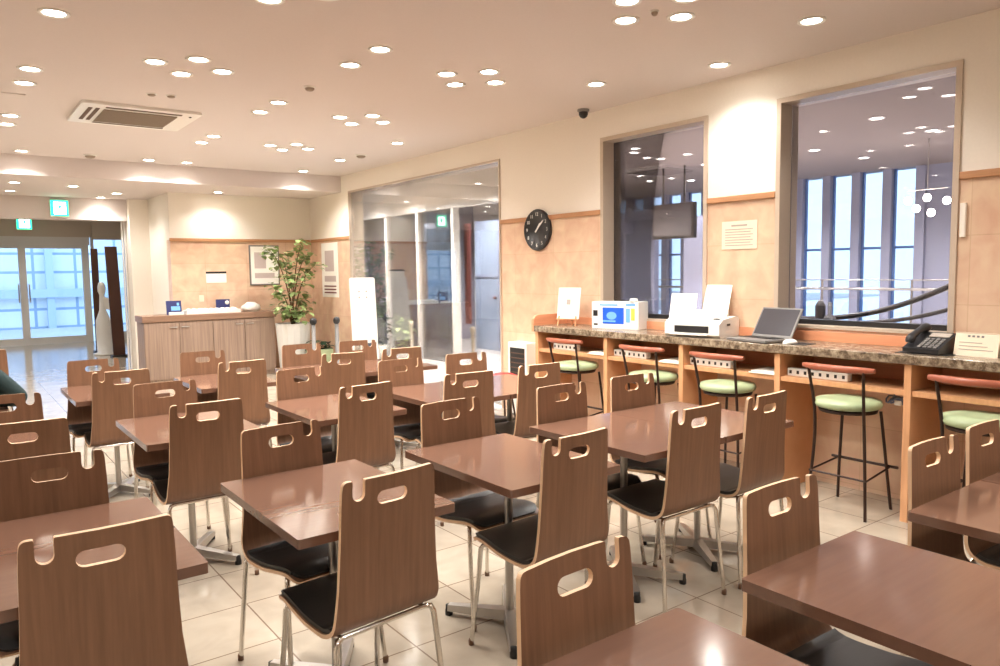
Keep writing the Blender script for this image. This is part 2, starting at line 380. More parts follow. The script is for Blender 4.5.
# partition panels seen through window_2
struct('partition_slate', MB().box(9.0, 9.1, 7.97, 9.3, 0, 2.42), 'slate', 'dark slate partition seen through the smaller window', 'wall')
struct('partition_grey', MB().box(9.4, 9.5, 7.2, 7.72, 0, 2.3).box(9.3, 9.5, 6.95, 7.2, 0, 2.9), 'fin', 'grey panel beside the hanging screen', 'wall')
t = thing('hanging_screen', 'black wide screen hung from the hall ceiling, seen through the smaller window', 'screen', (8.8, 7.42, 2.2))
MB().rbox(-.04, .04, -.40, .40, -.26, .26, .01).build('screen_body', 'dark', t)
MB().box(-.046, -.0405, -.37, .37, -.22, .23).build('screen_glass', 'screenglass', t)
MB().tube([(0, -.2, .26), (0, -.2, .80)], .015).tube([(0, .2, .26), (0, .2, .80)], .015).build('hanger', 'dark', t)

# lobby behind the tall glazed opening
struct('wall_lobby', MB().box(6.5, 6.62, 8.55, 13.8, 2.58, 3.0).box(9.6, 9.8, 10.1, 13.8, 0, 3.0), 'paint', 'cream bulkhead and walls of the lobby beyond the opening', 'wall')
r = bpy.data.objects.new('window_6', None); COL.objects.link(r); tag(r, 'glass partition with pale posts inside the lobby', 'window', None, 'structure')
m = MB(); m.box(6.5, 6.62, 8.55, 13.8, 2.50, 2.58)
for y in (9.94, 11.03, 12.14, 13.3): m.box(6.5, 6.62, y-.035, y+.035, 0, 2.5)
m.build('window_frame', 'alu', r)
m = MB()
for a, b in ((9.975, 10.995), (11.065, 12.105), (12.175, 13.265)): m.box(6.55, 6.56, a, b, .02, 2.5)
m.build('pane', 'clear', r)
r = bpy.data.objects.new('door_2', None); COL.objects.link(r); tag(r, 'pale blue grey door at the right side of the lobby', 'door', None, 'structure')
MB().box(8.3, 8.36, 9.9, 11.9, 0, 2.45).build('door_leaf', 'doorblue', r)
MB().box(8.285, 8.3, 11.12, 11.16, .0, 2.45).box(8.285, 8.3, 11.0, 11.9, 1.38, 1.42).build('door_seam', 'fin', r)
MB().lathe([(0, 0), (.03, .0), (.035, .03), (.02, .05), (0, .05)], (0, 0, 0), 0, 12, T=Matrix.Translation((8.3, 11.25, 1.0)) @ Matrix.Rotation(-PI/2, 4, 'Y')).build('door_knob', 'redcloth', r)
def cloth(name, x, y, wd, z0, z1, mat, label):
    m = MB(); n = 12
    poly = [(-wd/2+wd*i/n, .025*math.sin(i*2.2)) for i in range(n+1)]
    poly += [(u, v+.012) for u, v in poly[::-1]]
    m.prism(poly, lambda u, v, w_: (x+v, y+u, z0+w_), z1-z0)
    return tag(m.build(name, mat), label, 'banner')
cloth('hanging_banner', 6.9, 11.75, .16, 1.1, 2.35, 'redcloth', 'dull red hanging banner behind the lobby glass')
cloth('hanging_banner', 7.2, 10.55, .14, .6, 2.3, 'redcloth', 'dull red banner beside the lobby door')
cloth('hanging_banner', 6.9, 13.4, .7, .0, 2.5, 'fin', 'grey curtain behind the far lobby glass')
cloth('hanging_banner', 7.0, 12.5, .8, .0, 2.5, 'blind', 'taupe curtain in the middle of the lobby glass')
cloth('hanging_banner', 7.7, 12.45, 1.1, .0, 2.45, 'doorblue', 'pale blue sheet added for the blue lit glass left of the lobby doorway')  # blue light in the glass, put in as a pale blue sheet
def bush(name, loc, h, rad, n, mat, label, size=.05, pot=None, pr=.1, ph=.2):
    t = thing(name, label, 'plant', loc)
    if pot: MB().lathe([(0, 0), (pr*.75, 0), (pr, ph), (pr*.9, ph), (pr*.85, ph-.03), (0, ph-.03)], (0, 0, 0), 0, 16).build('pot', pot, t)
    m = MB(); rnd = random.Random(int(loc[0]*100+loc[1]*10))
    for i in range(n):
        a = rnd.uniform(0, 2*PI); el = rnd.uniform(.1, 1); rr = rad*math.sqrt(rnd.random())
        c = Vector((rr*math.cos(a), rr*math.sin(a), ph*(1 if pot else 0)+h*el))
        leaf(m, c, a+rnd.uniform(-.6, .6), rnd.uniform(-.2, .8), size*rnd.uniform(.7, 1.3))
    for i in range(5): m.tube([(0, 0, ph-.04 if pot else 0), (rad*.6*math.cos(i*1.3), rad*.6*math.sin(i*1.3), ph+h*.8)], .004, 0, 5)
    m.build('foliage', mat, t); return t
def leaf(m, c, az, tilt, L):
    d = Vector((math.cos(az)*math.cos(tilt), math.sin(az)*math.cos(tilt), -math.sin(tilt)*.6+.1)).normalized()
    sd = d.cross(Vector((0, 0, 1))).normalized(); up = sd.cross(d)
    n = len(m.v)
    prof = ((0, .0), (.25, .34), (.55, .40), (.82, .24), (1, 0))
    for t, wd in prof:
        q = c+d*(L*t)-up*(L*.25*t*t)
        m.v += [tuple(q+sd*(L*wd)+up*(L*wd*.25)), tuple(q), tuple(q-sd*(L*wd)+up*(L*wd*.25))]
    for i in range(4):
        a = n+3*i
        m.face((a, a+1, a+4, a+3), 0, True); m.face((a+1, a+2, a+5, a+4), 0, True)
bush('potted_shrub', (6.1, 11.6, 0), .6, .16, 60, 'leafdark', 'dark green shrub in a pot just behind the glazed opening', .09, 'planter', .15, .25)
bush('potted_shrub', (6.15, 10.9, 0), .55, .14, 50, 'leaf', 'lighter green shrub in a pot nearer the lobby doorway', .09, 'planter', .14, .22)

# ------------------------------------------------------------------ ceiling lamps
def downlight(x, y, z, label, group, power=1., first=[None]):
    if first[0] is None:
        t = thing('recessed_downlight', label, 'lamp', (x, y, z), 0, group)
        prof = [(.055, -.001), (.058, -.006), (.076, -.008), (.080, -.004), (.080, 0), (.055, 0)]
        MB().lathe(prof, (0, 0, 0), 0, 24, False).build('trim_ring', 'white', t)
        MB().lathe([(0.0, -.002), (.055, -.002), (.055, -.0012), (0., -.0012)], (0, 0, 0), 0, 20, False).build('lamp_lens', 'lampglow', t)
        first[0] = t
    else:
        t = copy_tree(first[0], (x, y, z), 0, label, group)
    l = bpy.data.lights.new('downlight_beam', 'SPOT'); l.energy = LAMP_W*power; l.color = LAMP_COL; l.spot_size = math.radians(135); l.spot_blend = .7; l.shadow_soft_size = .05
    o = bpy.data.objects.new('downlight_beam', l); COL.objects.link(o); o.location = (x, y, z-.02)
    return t
G1 = 'recessed ceiling downlights'
nm4 = ('left', 'far', 'right', 'near')
def cluster(cx, cy, where, which=(0, 1, 2, 3), d=.22):
    offs = ((-d, 0), (0, d), (d, 0), (0, -d))
    for i in which: downlight(cx+offs[i][0], cy+offs[i][1], CZ, f'{nm4[i]} lamp of four-lamp cluster {where}', G1)
cluster(3.25, 2.88, 'above the joined tables by the counter, top edge of photo')
cluster(3.25, 4.66, 'straight in front of the dark dome camera')
cluster(3.25, 6.47, 'third one away along the counter side')
cluster(3.25, 8.29, 'farthest away, towards the glazed opening')
cluster(1.46, 5.48, 'nearest to the ceiling air conditioner')
cluster(1.46, 3.70, 'at the photo top edge above middle tables')
for cy, wh in ((4.61, 'high in the picture'), (6.42, 'right of the air conditioner'), (8.27, 'beyond the air conditioner'), (2.8, 'above the middle tables')):
    for s, nn in ((-.22, 'nearer'), (.22, 'farther')): downlight(2.35, cy+s, CZ, f'{nn} lamp of the ceiling pair {wh}, in the middle line', G1)
for cy, wh in ((6.36, 'left of the air conditioner'), (8.19, 'far beyond on the left edge'), (4.55, 'near the top left corner')):
    for s, nn in ((-.23, 'nearer'), (.23, 'farther')): downlight(.58, cy+s, CZ, f'{nn} lamp of the ceiling pair {wh}', G1)
for x, y, wh in ((4.16, 2.49, 'above the telephone end of the counter'), (4.5, 3.39, 'closest to the wall between the two windows'), (4.15, 4.27, 'in front of the dome camera'), (4.15, 7.41, 'before the glazed opening'), (4.15, 8.9, 'above the white easel board')):
    downlight(x, y, CZ, f'single ceiling downlight {wh}', G1)
for x, wh in ((.82, 'on the left'), (2.15, 'left of the middle pair'), (2.6, 'right of the middle pair'), (4.15, 'next to the right wall')):
    downlight(x, 10.1, CZ, f'small downlight washing the ceiling step, {wh}', G1, 2.4)
for x, y, wh in ((.82, 11.3, 'nearer of the two at the left edge'), (.84, 12.4, 'farther of the two at the left edge'), (1.48, 11.4, 'in front of the exit sign'), (2.12, 12.1, 'before the white side wall'), (2.03, 13.0-.15, 'close to the beam end'), (3.31, 11.25, 'over the reception cabinet')):
    downlight(x, y, 2.70, f'downlight in the lower ceiling, {wh}', G1, .8)
# lamps over the part of the room left of and behind the camera
for x in (-2.9, -1.2):
    for y in (.5, 3, 5.5, 8, 11): downlight(x, y, CZ if y < 10 else 2.70, 'ceiling downlight in the row left of the photo, outside the view', G1, 1.6)
for x, y in ((.6, .5), (2.4, .6), (4.15, .6), (1.5, -1), (3.3, -1)): downlight(x, y, CZ, 'ceiling downlight above and behind the camera position, outside the view', G1, 1.5)
for x in (-2, 0, 2):
    for y in (14.6, 16.4, 18.2): downlight(x, y, 2.78, 'unseen downlight added to brighten the entrance, hidden behind the beam', G1, .9)  # unseen lamps, added to brighten the entrance area
# hall and lobby lamps
k = 0
for x in (6.2, 7.6, 9.0, 10.4):
    for y in (2.4, 3.9, 5.4, 7.0, 8.4):
        if x < 6.5 and y > 7.5: continue
        downlight(x+.15*(k % 2), y, 3.0, ['downlight in the grey hall ceiling, seen through a window'][0], 'hall downlights behind the windows', 5.); k += 1
for x, y in ((5.7, 7.6), (5.7, 8.7), (5.7, 9.9), (5.8, 11.1), (5.8, 12.4), (7.6, 9.8), (7.6, 11.2), (7.6, 12.6)): downlight(x, y, 3.0, 'downlight in the lobby ceiling beyond the tall opening', 'lobby downlights', 18)
# pendant cluster in the hall
t = thing('pendant_cluster', 'cluster of glowing round pendant lamps at the right side of the large window', 'lamp', (9.5, 4.15, 2.2))
MB().tube([(0, 0, .2), (0, 0, .8)], .006).tube([(0, -.22, .2), (0, .22, .2)], .006).build('pendant_frame', 'steel', t)
for dy, dz in ((-.22, .05), (-.05, -.08), (.12, -.02), (.22, .08), (.0, .1)):
    MB().lathe([(0, -.045), (.03, -.036), (.045, 0), (.03, .036), (0, .045)], (0, dy, dz), 0, 14).build('globe', 'lampglow', t)

# ------------------------------------------------------------------ ceiling fittings
t = thing('ceiling_air_conditioner', 'white square ceiling cassette air conditioner with louvred grille', 'air conditioner', (1.47, 7.38, CZ))
m = MB(); m.prism(rrect(-.47, .47, -.44, .46, .03), lambda u, v, w_: (u, v, -.025+w_), .025); m.build('panel', 'white', t)
m = MB(); m.box(-.28, .30, -.26, .31, -.031, -.0255)
for i in range(14): m.box(-.28, .30, -.255+.04*i, -.237+.04*i, -.036, -.031)
m.build('grille', 'grille', t)
m = MB(); m.box(-.28, .32, -.36, -.32, -.029, -.0252).build('air_slot', 'slot', t)
MB().box(-.40, -.37, -.28, .28, -.029, -.0252).build('air_slot', 'slot', t)
MB().box(-.345, -.315, -.28, .28, -.029, -.0252).build('air_slot', 'slot', t)
MB().box(-.28, .32, .36, .39, -.029, -.0252).build('air_slot', 'slot', t)
MB().lathe([(0, -.034), (.012, -.03), (.012, -.025)], (.40, -.30, 0), 0, 10, False).build('sensor', 'dark', t)
def dome(name, x, y, r, h, mat, label, cat):
    t = thing(name, label, cat, (x, y, CZ))
    MB().lathe([(r*1.3, 0), (r*1.3, -h*.2), (r, -h*.3)], (0, 0, 0), 0, 20, True).build('base_ring', 'white' if mat != 'dark' else 'grey', t)
    MB().lathe([(r, -h*.3), (r*.98, -h*.6), (r*.7, -h*.85), (r*.3, -h*.98), (0, -h)], (0, 0, 0), 0, 20, False).build('cover', mat, t)
dome('smoke_detector', 1.42, 6.45, .03, .02, 'grille', 'left one of two small ceiling sensors above the air conditioner', 'sensor')
dome('smoke_detector', 1.56, 6.43, .03, .02, 'grille', 'right one of two small ceiling sensors above the air conditioner', 'sensor')
dome('smoke_detector', 2.36, 5.56, .035, .035, 'grille', 'brown round ceiling detector between lamp pairs', 'sensor')
dome('smoke_detector', 4.19, 8.39, .055, .04, 'grille', 'round ceiling detector before the glazed opening', 'sensor')
dome('smoke_detector', 1.5, 10.04, .055, .04, 'grille', 'round ceiling detector near the ceiling step', 'sensor')
dome('sprinkler_head', 3.27, 2.9, .018, .03, 'grille', 'tiny sprinkler head inside the nearest lamp cluster', 'sprinkler')
dome('security_camera', 4.70, 5.0, .042, .08, 'dark', 'dark dome security camera on the ceiling above the window', 'camera')
tag(MB().box(.15, .62, 7.0, 7.5, CZ-.006, CZ-.0005).build('access_panel', 'ceil'), 'flush square access panel in the ceiling left of the air conditioner', 'panel')

def exit_sign(loc, sz, label):
    t = thing('exit_sign', label, 'sign', loc)
    MB().rbox(-sz/2, sz/2, 0, .05, -sz/2, sz/2, .008).build('housing', 'white', t)
    m = MB(); a = sz/2*.92
    m.box(-a, a, -.004, -.0005, -a, a); m.build('sign_face', 'exitgreen', t)
    m = MB(); b = sz*.01
    # white doorway with a green running figure
    m.box(-.30*sz, .34*sz, -.006, -.0042, -.36*sz, .36*sz); m.build('doorway_symbol', 'exitwhite', t)
    g = MB(); fn = lambda u, v, w_: (u*sz, -.0085+w_, v*sz)
    g.prism([(.06+.06*math.cos(i*PI/5), .24+.06*math.sin(i*PI/5)) for i in range(10)], fn, .002)
    for P in ([(-.02, .17), (.10, .15), (.07, -.04), (-.06, -.02)], [(-.02, .17), (-.16, .08), (-.14, .04), (0, .11)], [(.10, .15), (.22, .05), (.19, .02), (.07, .09)],
              [(-.06, -.02), (0, -.04), (-.10, -.20), (-.24, -.22), (-.24, -.17), (-.13, -.15)], [(0, -.03), (.07, -.04), (.14, -.18), (.12, -.32), (.07, -.32), (.08, -.18)]): g.prism(P, fn, .002)
    g.build('running_figure', 'exitgreen', t)
exit_sign((1.49, 12.995, 2.53), .25, 'larger lit green exit sign on the near beam')
exit_sign((1.53, 19.34, 2.69), .30, 'smaller lit green exit sign above the far doors')

# ------------------------------------------------------------------ chairs
PROF = [(-.235, .90), (-.229, .83), (-.223, .75), (-.216, .66), (-.210, .58), (-.206, .52), (-.199, .47), (-.178, .442), (-.135, .426), (-.07, .426), (0, .432), (.06, .442), (.11, .449), (.15, .449), (.178, .441), (.195, .428)]
def catmull(P, n=6):
    out = []
    for i in range(len(P)-1):
        p0, p1, p2, p3 = P[max(i-1, 0)], P[i], P[i+1], P[min(i+2, len(P)-1)]
        for k in range(n):
            t = k/n; out.append(tuple(.5*((2*b)+(-a+c)*t+(2*a-5*b+4*c-d)*t*t+(-a+3*b-3*c+d)*t**3) for a, b, c, d in zip(p0, p1, p2, p3)))
    return out+[P[-1]]
CURV = catmull(PROF); SL = [0]
for a, b in zip(CURV[:-1], CURV[1:]): SL.append(SL[-1]+math.hypot(b[0]-a[0], b[1]-a[1]))
SMAX = SL[-1]
def prof_at(s):
    s = max(0, min(SMAX, s)); i = 0
    while i < len(SL)-2 and SL[i+1] < s: i += 1
    t = (s-SL[i])/(SL[i+1]-SL[i]); a, b = CURV[i], CURV[i+1]
    a0, b1 = CURV[max(i-1, 0)], CURV[min(i+2, len(CURV)-1)]
    tg = Vector((0, b1[0]-a0[0], b1[1]-a0[1])).normalized()
    return a[0]+(b[0]-a[0])*t, a[1]+(b[1]-a[1])*t, tg
def shell(name, outline, holes, off, thick, mats, parent, concave=.018, svals=None):
    bm = bmesh.new()
    for loop in [outline]+holes:
        vs_ = [bm.verts.new((x, s, 0)) for x, s in loop]
        for i in range(len(vs_)): bm.edges.new((vs_[i], vs_[(i+1) % len(vs_)]))
    bmesh.ops.triangle_fill(bm, use_beauty=True, use_dissolve=False, edges=bm.edges[:])
    for s in SL[3::3]: bmesh.ops.bisect_plane(bm, geom=bm.verts[:]+bm.edges[:]+bm.faces[:], plane_co=(0, s, 0), plane_no=(0, 1, 0))
    for x in (-.14, -.07, 0, .07, .14): bmesh.ops.bisect_plane(bm, geom=bm.verts[:]+bm.edges[:]+bm.faces[:], plane_co=(x, 0, 0), plane_no=(1, 0, 0))
    bm.normal_update()
    for f in bm.faces:
        if f.normal.z < 0: f.normal_flip()
    bm.verts.index_update()
    def mp(x, s, d):
        y, z, tg = prof_at(s); n = Vector((1, 0, 0)).cross(tg)
        k = max(0., 1-s/.5); p = Vector((x, y, z))+n*d
        p.y += concave*k*(x/.18)**2; return p
    m = MB(); co = [(v.co.x, v.co.y) for v in bm.verts]; n = len(co)
    m.v += [tuple(mp(x, s, off)) for x, s in co]+[tuple(mp(x, s, off-thick)) for x, s in co]
    for f in bm.faces:
        i = [v.index for v in f.verts]; m.face(tuple(i), 0, True); m.face(tuple(n+j for j in i[::-1]), 0, True)
    for e in bm.edges:
        if len(e.link_faces) == 1:
            f = e.link_faces[0]; i, j = e.verts[0].index, e.verts[1].index
            L = [l.vert.index for l in f.loops]; 
            if L[(L.index(i)+1) % len(L)] != j: i, j = j, i
            b = len(m.v); m.v += [m.v[j], m.v[i], m.v[n+i], m.v[n+j]]; m.face((b, b+1, b+2, b+3), 1)
    bm.free(); return m.build(name, mats, parent)
CW = .935
def halfw(s):
    K = [(0, .176), (.06, .180), (.20, .184), (.33, .191), (.42, .203), (.50, .208), (.62, .208), (.72, .203), (SMAX, .190)]
    for (a, b), (c, d) in zip(K[:-1], K[1:]):
        if s <= c: return CW*(b+(d-b)*(s-a)/(c-a))
    return CW*K[-1][1]
def make_chair(label):
    t = thing('plywood_chair', label, 'chair')
    # outline from the top edge, going round; notch near the -x top corner
    o = []
    def arc(cx, cy, r, a0, a1, n=5): return [(cx+r*math.cos(math.radians(a0+(a1-a0)*i/n)), cy+r*math.sin(math.radians(a0+(a1-a0)*i/n))) for i in range(n+1)]
    o += arc(.176*CW-.016, .016, .016, -90, 0)
    ss = [.03+(SMAX-.07)*i/16 for i in range(17)]
    o += [(halfw(s), s) for s in ss]
    o += arc(.190*CW-.028, SMAX-.028, .028, 15, 90, 5)
    o += [(-x, s) for x, s in arc(.190*CW-.028, SMAX-.028, .028, 90, 15, 5)]
    o += [(-halfw(s), s) for s in ss[::-1]]
    o += arc(-.176*CW+.016, .016, .016, 180, 270)
    nx = -.115; nr = .0195
    o += [(nx-nr-.004, 0), (nx-nr-.001, .001), (nx-nr, .005)]+arc(nx, .043, nr, 180, 0, 10)+[(nx+nr, .005), (nx+nr+.001, .001), (nx+nr+.004, 0)]
    hr = .021; hx, hs, hw = .0, .066, .033
    hole = arc(hx+hw, hs, hr, -90, 90, 8)+arc(hx-hw, hs, hr, 90, 270, 8)
    shell('plywood_shell', o, [hole], 0, .013, ['ply', 'edge'], t)
    s0 = SL[CURV.index(min(CURV, key=lambda c: abs(c[0]+.178)+abs(c[1]-.442)))]
    sp_ = [s0+.005+(SMAX-.045-s0)*i/8 for i in range(9)]
    pad = [(halfw(s)-.007, s) for s in sp_]+arc(.190*CW-.047, SMAX-.047, .04, 10, 90, 5)+[(-x, s) for x, s in arc(.190*CW-.047, SMAX-.047, .04, 90, 10, 5)]+[(.007-halfw(s), s) for s in sp_[::-1]]
    shell('seat_pad', pad, [], .014, .0135, ['leather', 'leather'], t, 0)
    fr = 'chrome'
    for sx in (-1, 1):
        leg = MB().tube([(sx*.155, -.180, .416), (sx*.172, -.188, .414), (sx*.180, -.194, .397), (sx*.186, -.203, .30), (sx*.203, -.228, .012)], .0095, 0, 8).build('leg', fr, t)
        MB().lathe([(0, 0), (.011, 0), (.0115, .018), (.009, .026), (0, .026)], (sx*.2035, -.2295, 0), 0, 10).build('foot_tip', 'brownrub', leg)
        leg = MB().tube([(sx*.15, .10, .422), (sx*.168, .122, .424), (sx*.175, .134, .405), (sx*.180, .142, .30), (sx*.195, .178, .012)], .0095, 0, 8).build('leg', fr, t)
        MB().lathe([(0, 0), (.011, 0), (.0115, .018), (.009, .026), (0, .026)], (sx*.1955, .1795, 0), 0, 10).build('foot_tip', 'brownrub', leg)
        MB().tube([(sx*.152, -.178, .416), (sx*.152, -.11, .402), (sx*.152, -.02, .407), (sx*.152, .10, .421)], .0075, 0, 8).build('side_rail', fr, t)
    MB().tube([(-.156, -.180, .416), (.156, -.180, .416)], .0085, 0, 8).build('cross_bar', fr, t)
    MB().tube([(-.152, .10, .422), (.152, .10, .422)], .0085, 0, 8).build('cross_bar', fr, t)
    return t
def make_table(label):
    t = thing('pedestal_table', label, 'table')
    m = MB(); hw, hd = .277, .384
    m.prism(rrect(-hw, hw, -hd, hd, .008, 3), lambda u, v, w_: (u, v, .69+w_), .03)
    m.build('tabletop', 'tabletop', t)
    MB().lathe([(.018, .05), (.018, .675)], (0, 0, 0), 0, 18).build('column', 'steel', t)
    MB().box(-.14, .14, -.14, .14, .675, .69).build('top_plate', 'steel', t)
    for sx, sy in ((1, 1), (-1, 1), (-1, -1), (1, -1)):
        a = math.atan2(sy*.25, sx*.17); L = math.hypot(.17, .25); T = Matrix.Rotation(a, 4, 'Z')
        m = MB(); n = len(m.v)
        for x, hw_, z0, z1 in ((.0, .028, .022, .066), (L-.02, .018, .022, .048)):
            m.v += [tuple(T @ Vector(p)) for p in ((x, -hw_, z0), (x, hw_, z0), (x, hw_*.8, z1), (x, -hw_*.8, z1))]
        for q in ((0, 1, 5, 4), (1, 2, 6, 5), (2, 3, 7, 6), (3, 0, 4, 7), (3, 2, 1, 0), (4, 5, 6, 7)): m.face(q)
        lg = m.build('base_foot', 'steel', t)
        p = T @ Vector((L-.02, 0, 0))
        MB().lathe([(0, 0), (.017, 0), (.017, .016), (.014, .03), (.014, .044), (0, .046)], (p.x, p.y, 0), 0, 10).build('foot_cap', 'rubber', lg)
    return t
# row, table x, table y, name, front chair (x, y of the back's top edge, turn) or None, back chair likewise
TB = [
 (0, 1.04, .708, 'at the bottom edge of the photo', None, (1.047, 1.152, 3)),
 (0, 1.841, .715, 'second in the nearest row', None, (1.835, 1.170, -1)),
 (0, 2.69, .70, 'left one of the joined pair, nearest row', None, (2.69, 1.135, -2)),
 (0, 3.249, .70, 'right one of the joined pair, nearest row', None, (3.15, 1.137, -3)),
 (1, .26, 2.445, 'leftmost of the second row', (.268, 1.977, -1), (.255, 2.905, -4)),
 (1, 1.07, 2.452, 'second of the second row', (1.05, 1.965, 6), (1.05, 2.885, 6)),
 (1, 1.857, 2.445, 'third of the second row', (1.84, 1.993, 3), (1.87, 2.907, 3)),
 (1, 2.592, 2.485, 'left one of the joined pair, second row', (2.60, 2.05, 0), (2.575, 2.925, -1)),
 (1, 3.149, 2.485, 'right one of the joined pair, second row', (3.115, 2.045, 2), (3.11, 2.925, -2)),
 (2, .15, 4.09, 'leftmost of the third row', (.235, 3.66, -3), (.22, 4.57, -4)),
 (2, .99, 4.075, 'second of the third row', (.976, 3.64, 0), (.98, 4.50, 1)),
 (2, 1.815, 4.085, 'third of the third row', (1.81, 3.63, 6), (1.80, 4.54, 4)),
 (2, 2.565, 4.085, 'left one of the joined pair, third row', (2.49, 3.64, -5), (2.51, 4.525, -4)),
 (2, 3.124, 4.085, 'right one of the joined pair, third row', (3.05, 3.655, -2), (3.065, 4.535, -6)),
 (3, .0, 5.66, 'leftmost of the last row', (.0, 4.85, 0), None),
 (3, .905, 5.66, 'second of the last row', (.885, 5.225, 0), (.85, 6.09, -3)),
 (3, 1.66, 5.66, 'third of the last row', (1.65, 5.21, 2), (1.62, 6.11, -5)),
 (3, 2.45, 5.66, 'left one of the joined pair, last row', (2.40, 5.19, -6), (2.435, 6.115, -4)),
 (3, 3.009, 5.66, 'right one of the joined pair, last row', (2.915, 5.21, -7), (2.94, 6.07, -8)),
]
tb0 = ch0 = None
def put_chair(x, y, rz, label):
    global ch0
    if ch0 is None:
        ch0 = make_chair(label); ch0['group'] = 'plywood dining chairs'; ch0.location = (x, y, 0); ch0.rotation_euler = (0, 0, rz)
        return ch0
    return copy_tree(ch0, (x, y, 0), rz, label)
for row, tx, ty, nm, fr_, bk in TB:
    lab = f'brown laminate pedestal table, {nm}'
    if tb0 is None:
        tb0 = make_table(lab); tb0['group'] = 'brown pedestal tables'; tb0.location = (tx, ty, 0)
    else: copy_tree(tb0, (tx, ty, 0), 0, lab)
    if fr_:
        a = math.radians(fr_[2]); put_chair(fr_[0]-.235*math.sin(a), fr_[1]+.235*math.cos(a), a, f'walnut chair, back to us, at table {nm}')
    if bk:
        a = math.radians(bk[2]); put_chair(bk[0]+.235*math.sin(a), bk[1]-.235*math.cos(a), PI+a, f'walnut chair facing us behind table {nm}')
put_chair(.24, 7.5+.235, 0, 'walnut plywood chair by itself at the left edge before the glass doors')

# ------------------------------------------------------------------ the counter along the right wall
CX = 4.43; CY0, CY1 = .2, 5.38
tag(MB().rbox(CX-.02, WX-.02, CY0, CY1, .93, .985, .006).build('counter_worktop', 'granite'), 'long brown speckled granite worktop of the window counter', 'worktop')
t = thing('window_counter', 'alder wood counter base with open shelf bays under the granite worktop', 'counter', (0, 0, 0))
parts_y = [5.36, 4.46, 3.66, 2.85, 2.01, 1.17, .36]
for y in parts_y: MB().box(CX, WX-.002, y-.02, y+.02, 0, .929).build('divider_panel', 'orange', t)
for a, b in zip(parts_y[1:], parts_y[:-1]):
    MB().box(CX+.01, WX-.002, a+.0205, b-.0205, .745, .775).build('shelf', 'orange', t)
    MB().box(WX-.02, WX-.002, a+.0205, b-.0205, .776, .929).build('shelf_back', 'salmon', t)
MB().box(WX-.019, WX-.002, CY0, CY1, .986, 1.052).build('backsplash', 'salmon', t)
m = MB(); fn = lambda u, v, w_: (u, CY1+.001+w_, v)
m.prism([(CX-.02, .93), (WX-.002, .93), (WX-.002, 1.085), (CX+.05, 1.085), (CX+.01, 1.075), (CX-.015, 1.045), (CX-.02, 1.02)], fn, .03).build('end_panel', 'salmon', t)

def make_stool(label):
    t = thing('bar_stool', label, 'bar stool', (0, 0, 0), 0, 'green bar stools')
    # local: +x towards the counter, back rest at -x
    MB().lathe([(0, .625), (.15, .625), (.185, .635), (.195, .655), (.185, .678), (.12, .690), (0, .692)], (-.035, .01, .01), 0, 28, False).build('seat', 'green', t)
    MB().lathe([(0, .605), (.165, .605), (.17, .624), (0, .624)], (-.035, .01, .01), 0, 24, False).build('seat_frame', 'blackmetal', t)
    # curved wooden back rail
    m = MB(); rings = []
    for i in range(15):
        a = -1+2*i/14; y = .222*a; x = -.24+.055*a*a; hh = .021*(1-.35*a**4); th = .012
        rings.append([(x-th, y, .895-hh*.6), (x-th*.4, y, .895-hh), (x+th, y, .895-hh*.7), (x+th, y, .895+hh*.7), (x+th*.2, y, .895+hh), (x-th, y, .895+hh*.6)])
    m.ring_tube(rings).build('backrest', 'rosewood', t)
    for sy in (-1, 1):
        MB().tube(bez([(-.21, sy*.17, .89), (-.195, sy*.165, .78), (-.16, sy*.150, .66), (-.14, sy*.145, .60), (-.135, sy*.155, .35), (-.185, sy*.19, 0)]), .0095, 0, 8).build('leg', 'blackmetal', t)
        MB().tube(bez([(.11, sy*.12, .61), (.125, sy*.135, .45), (.14, sy*.155, .2), (.165, sy*.17, 0)]), .0095, 0, 8).build('leg', 'blackmetal', t)
    z = .27
    MB().tube([(-.165, -.178, .235), (-.165, .178, .235)], .006, 0, 6).build('foot_bar', 'blackmetal', t)
    MB().tube([(-.165, -.178, .235), (.16, -.165, z)], .006, 0, 6).build('foot_bar', 'blackmetal', t)
    MB().tube([(-.165, .178, .235), (.16, .165, z)], .006, 0, 6).build('foot_bar', 'blackmetal', t)
    MB().tube([(.155, -.21, z), (.155, .21, z)], .009, 0, 6).build('foot_bar', 'blackmetal', t)
    return t
st = None
for y, wh in ((2.335, 'in the bay below the large window, beside the cream wall tiles'), (1.60, 'nearest to us, below the telephone'), (3.21, 'in the bay below the laptop'), (3.90, 'in the bay below the printer'), (4.78, 'at the far end below the small framed card')):
    lab = f'green-seated bar stool {wh}'
    if st is None: st = make_stool(lab); st.location = (4.44, y, 0)
    else: copy_tree(st, (4.44, y, 0), 0, lab)

# ------------------------------------------------------------------ things on the counter
CT = .985
def rotbox(rz, loc): return Matrix.Translation(loc) @ Matrix.Rotation(rz, 4, 'Z')
t = thing('framed_card', 'small white framed card on a wooden tabletop easel', 'card stand', (4.62, 5.14, CT), math.radians(-90+22))
# local: face looks to -y
Tt = Matrix.Translation((0, 0, .065)) @ Matrix.Rotation(math.radians(-10), 4, 'X')
MB().rbox(-.112, .112, 0, .012, 0, .29, .003, T=Tt).build('frame', 'white', t)
MB().box(-.10, .10, -.002, -.0005, .012, .278, T=Tt).build('card', 'paper', t)
MB().box(-.02, .02, -.0035, -.0022, .13, .18, T=Tt).box(-.03, .03, -.0035, -.0022, .19, .195, T=Tt).build('printed_mark', 'midgrey', t)
m = MB(); m.tube([(-.09, -.03, 0), (-.085, .0, .09)], .007, 0, 6).tube([(.09, -.03, 0), (.085, .0, .09)], .007, 0, 6).tube([(0, .10, 0), (0, .045, .25)], .006, 0, 6).tube([(-.11, -.02, .062), (.11, -.02, .062)], .007, 0, 6)
m.build('easel', 'orange', t)

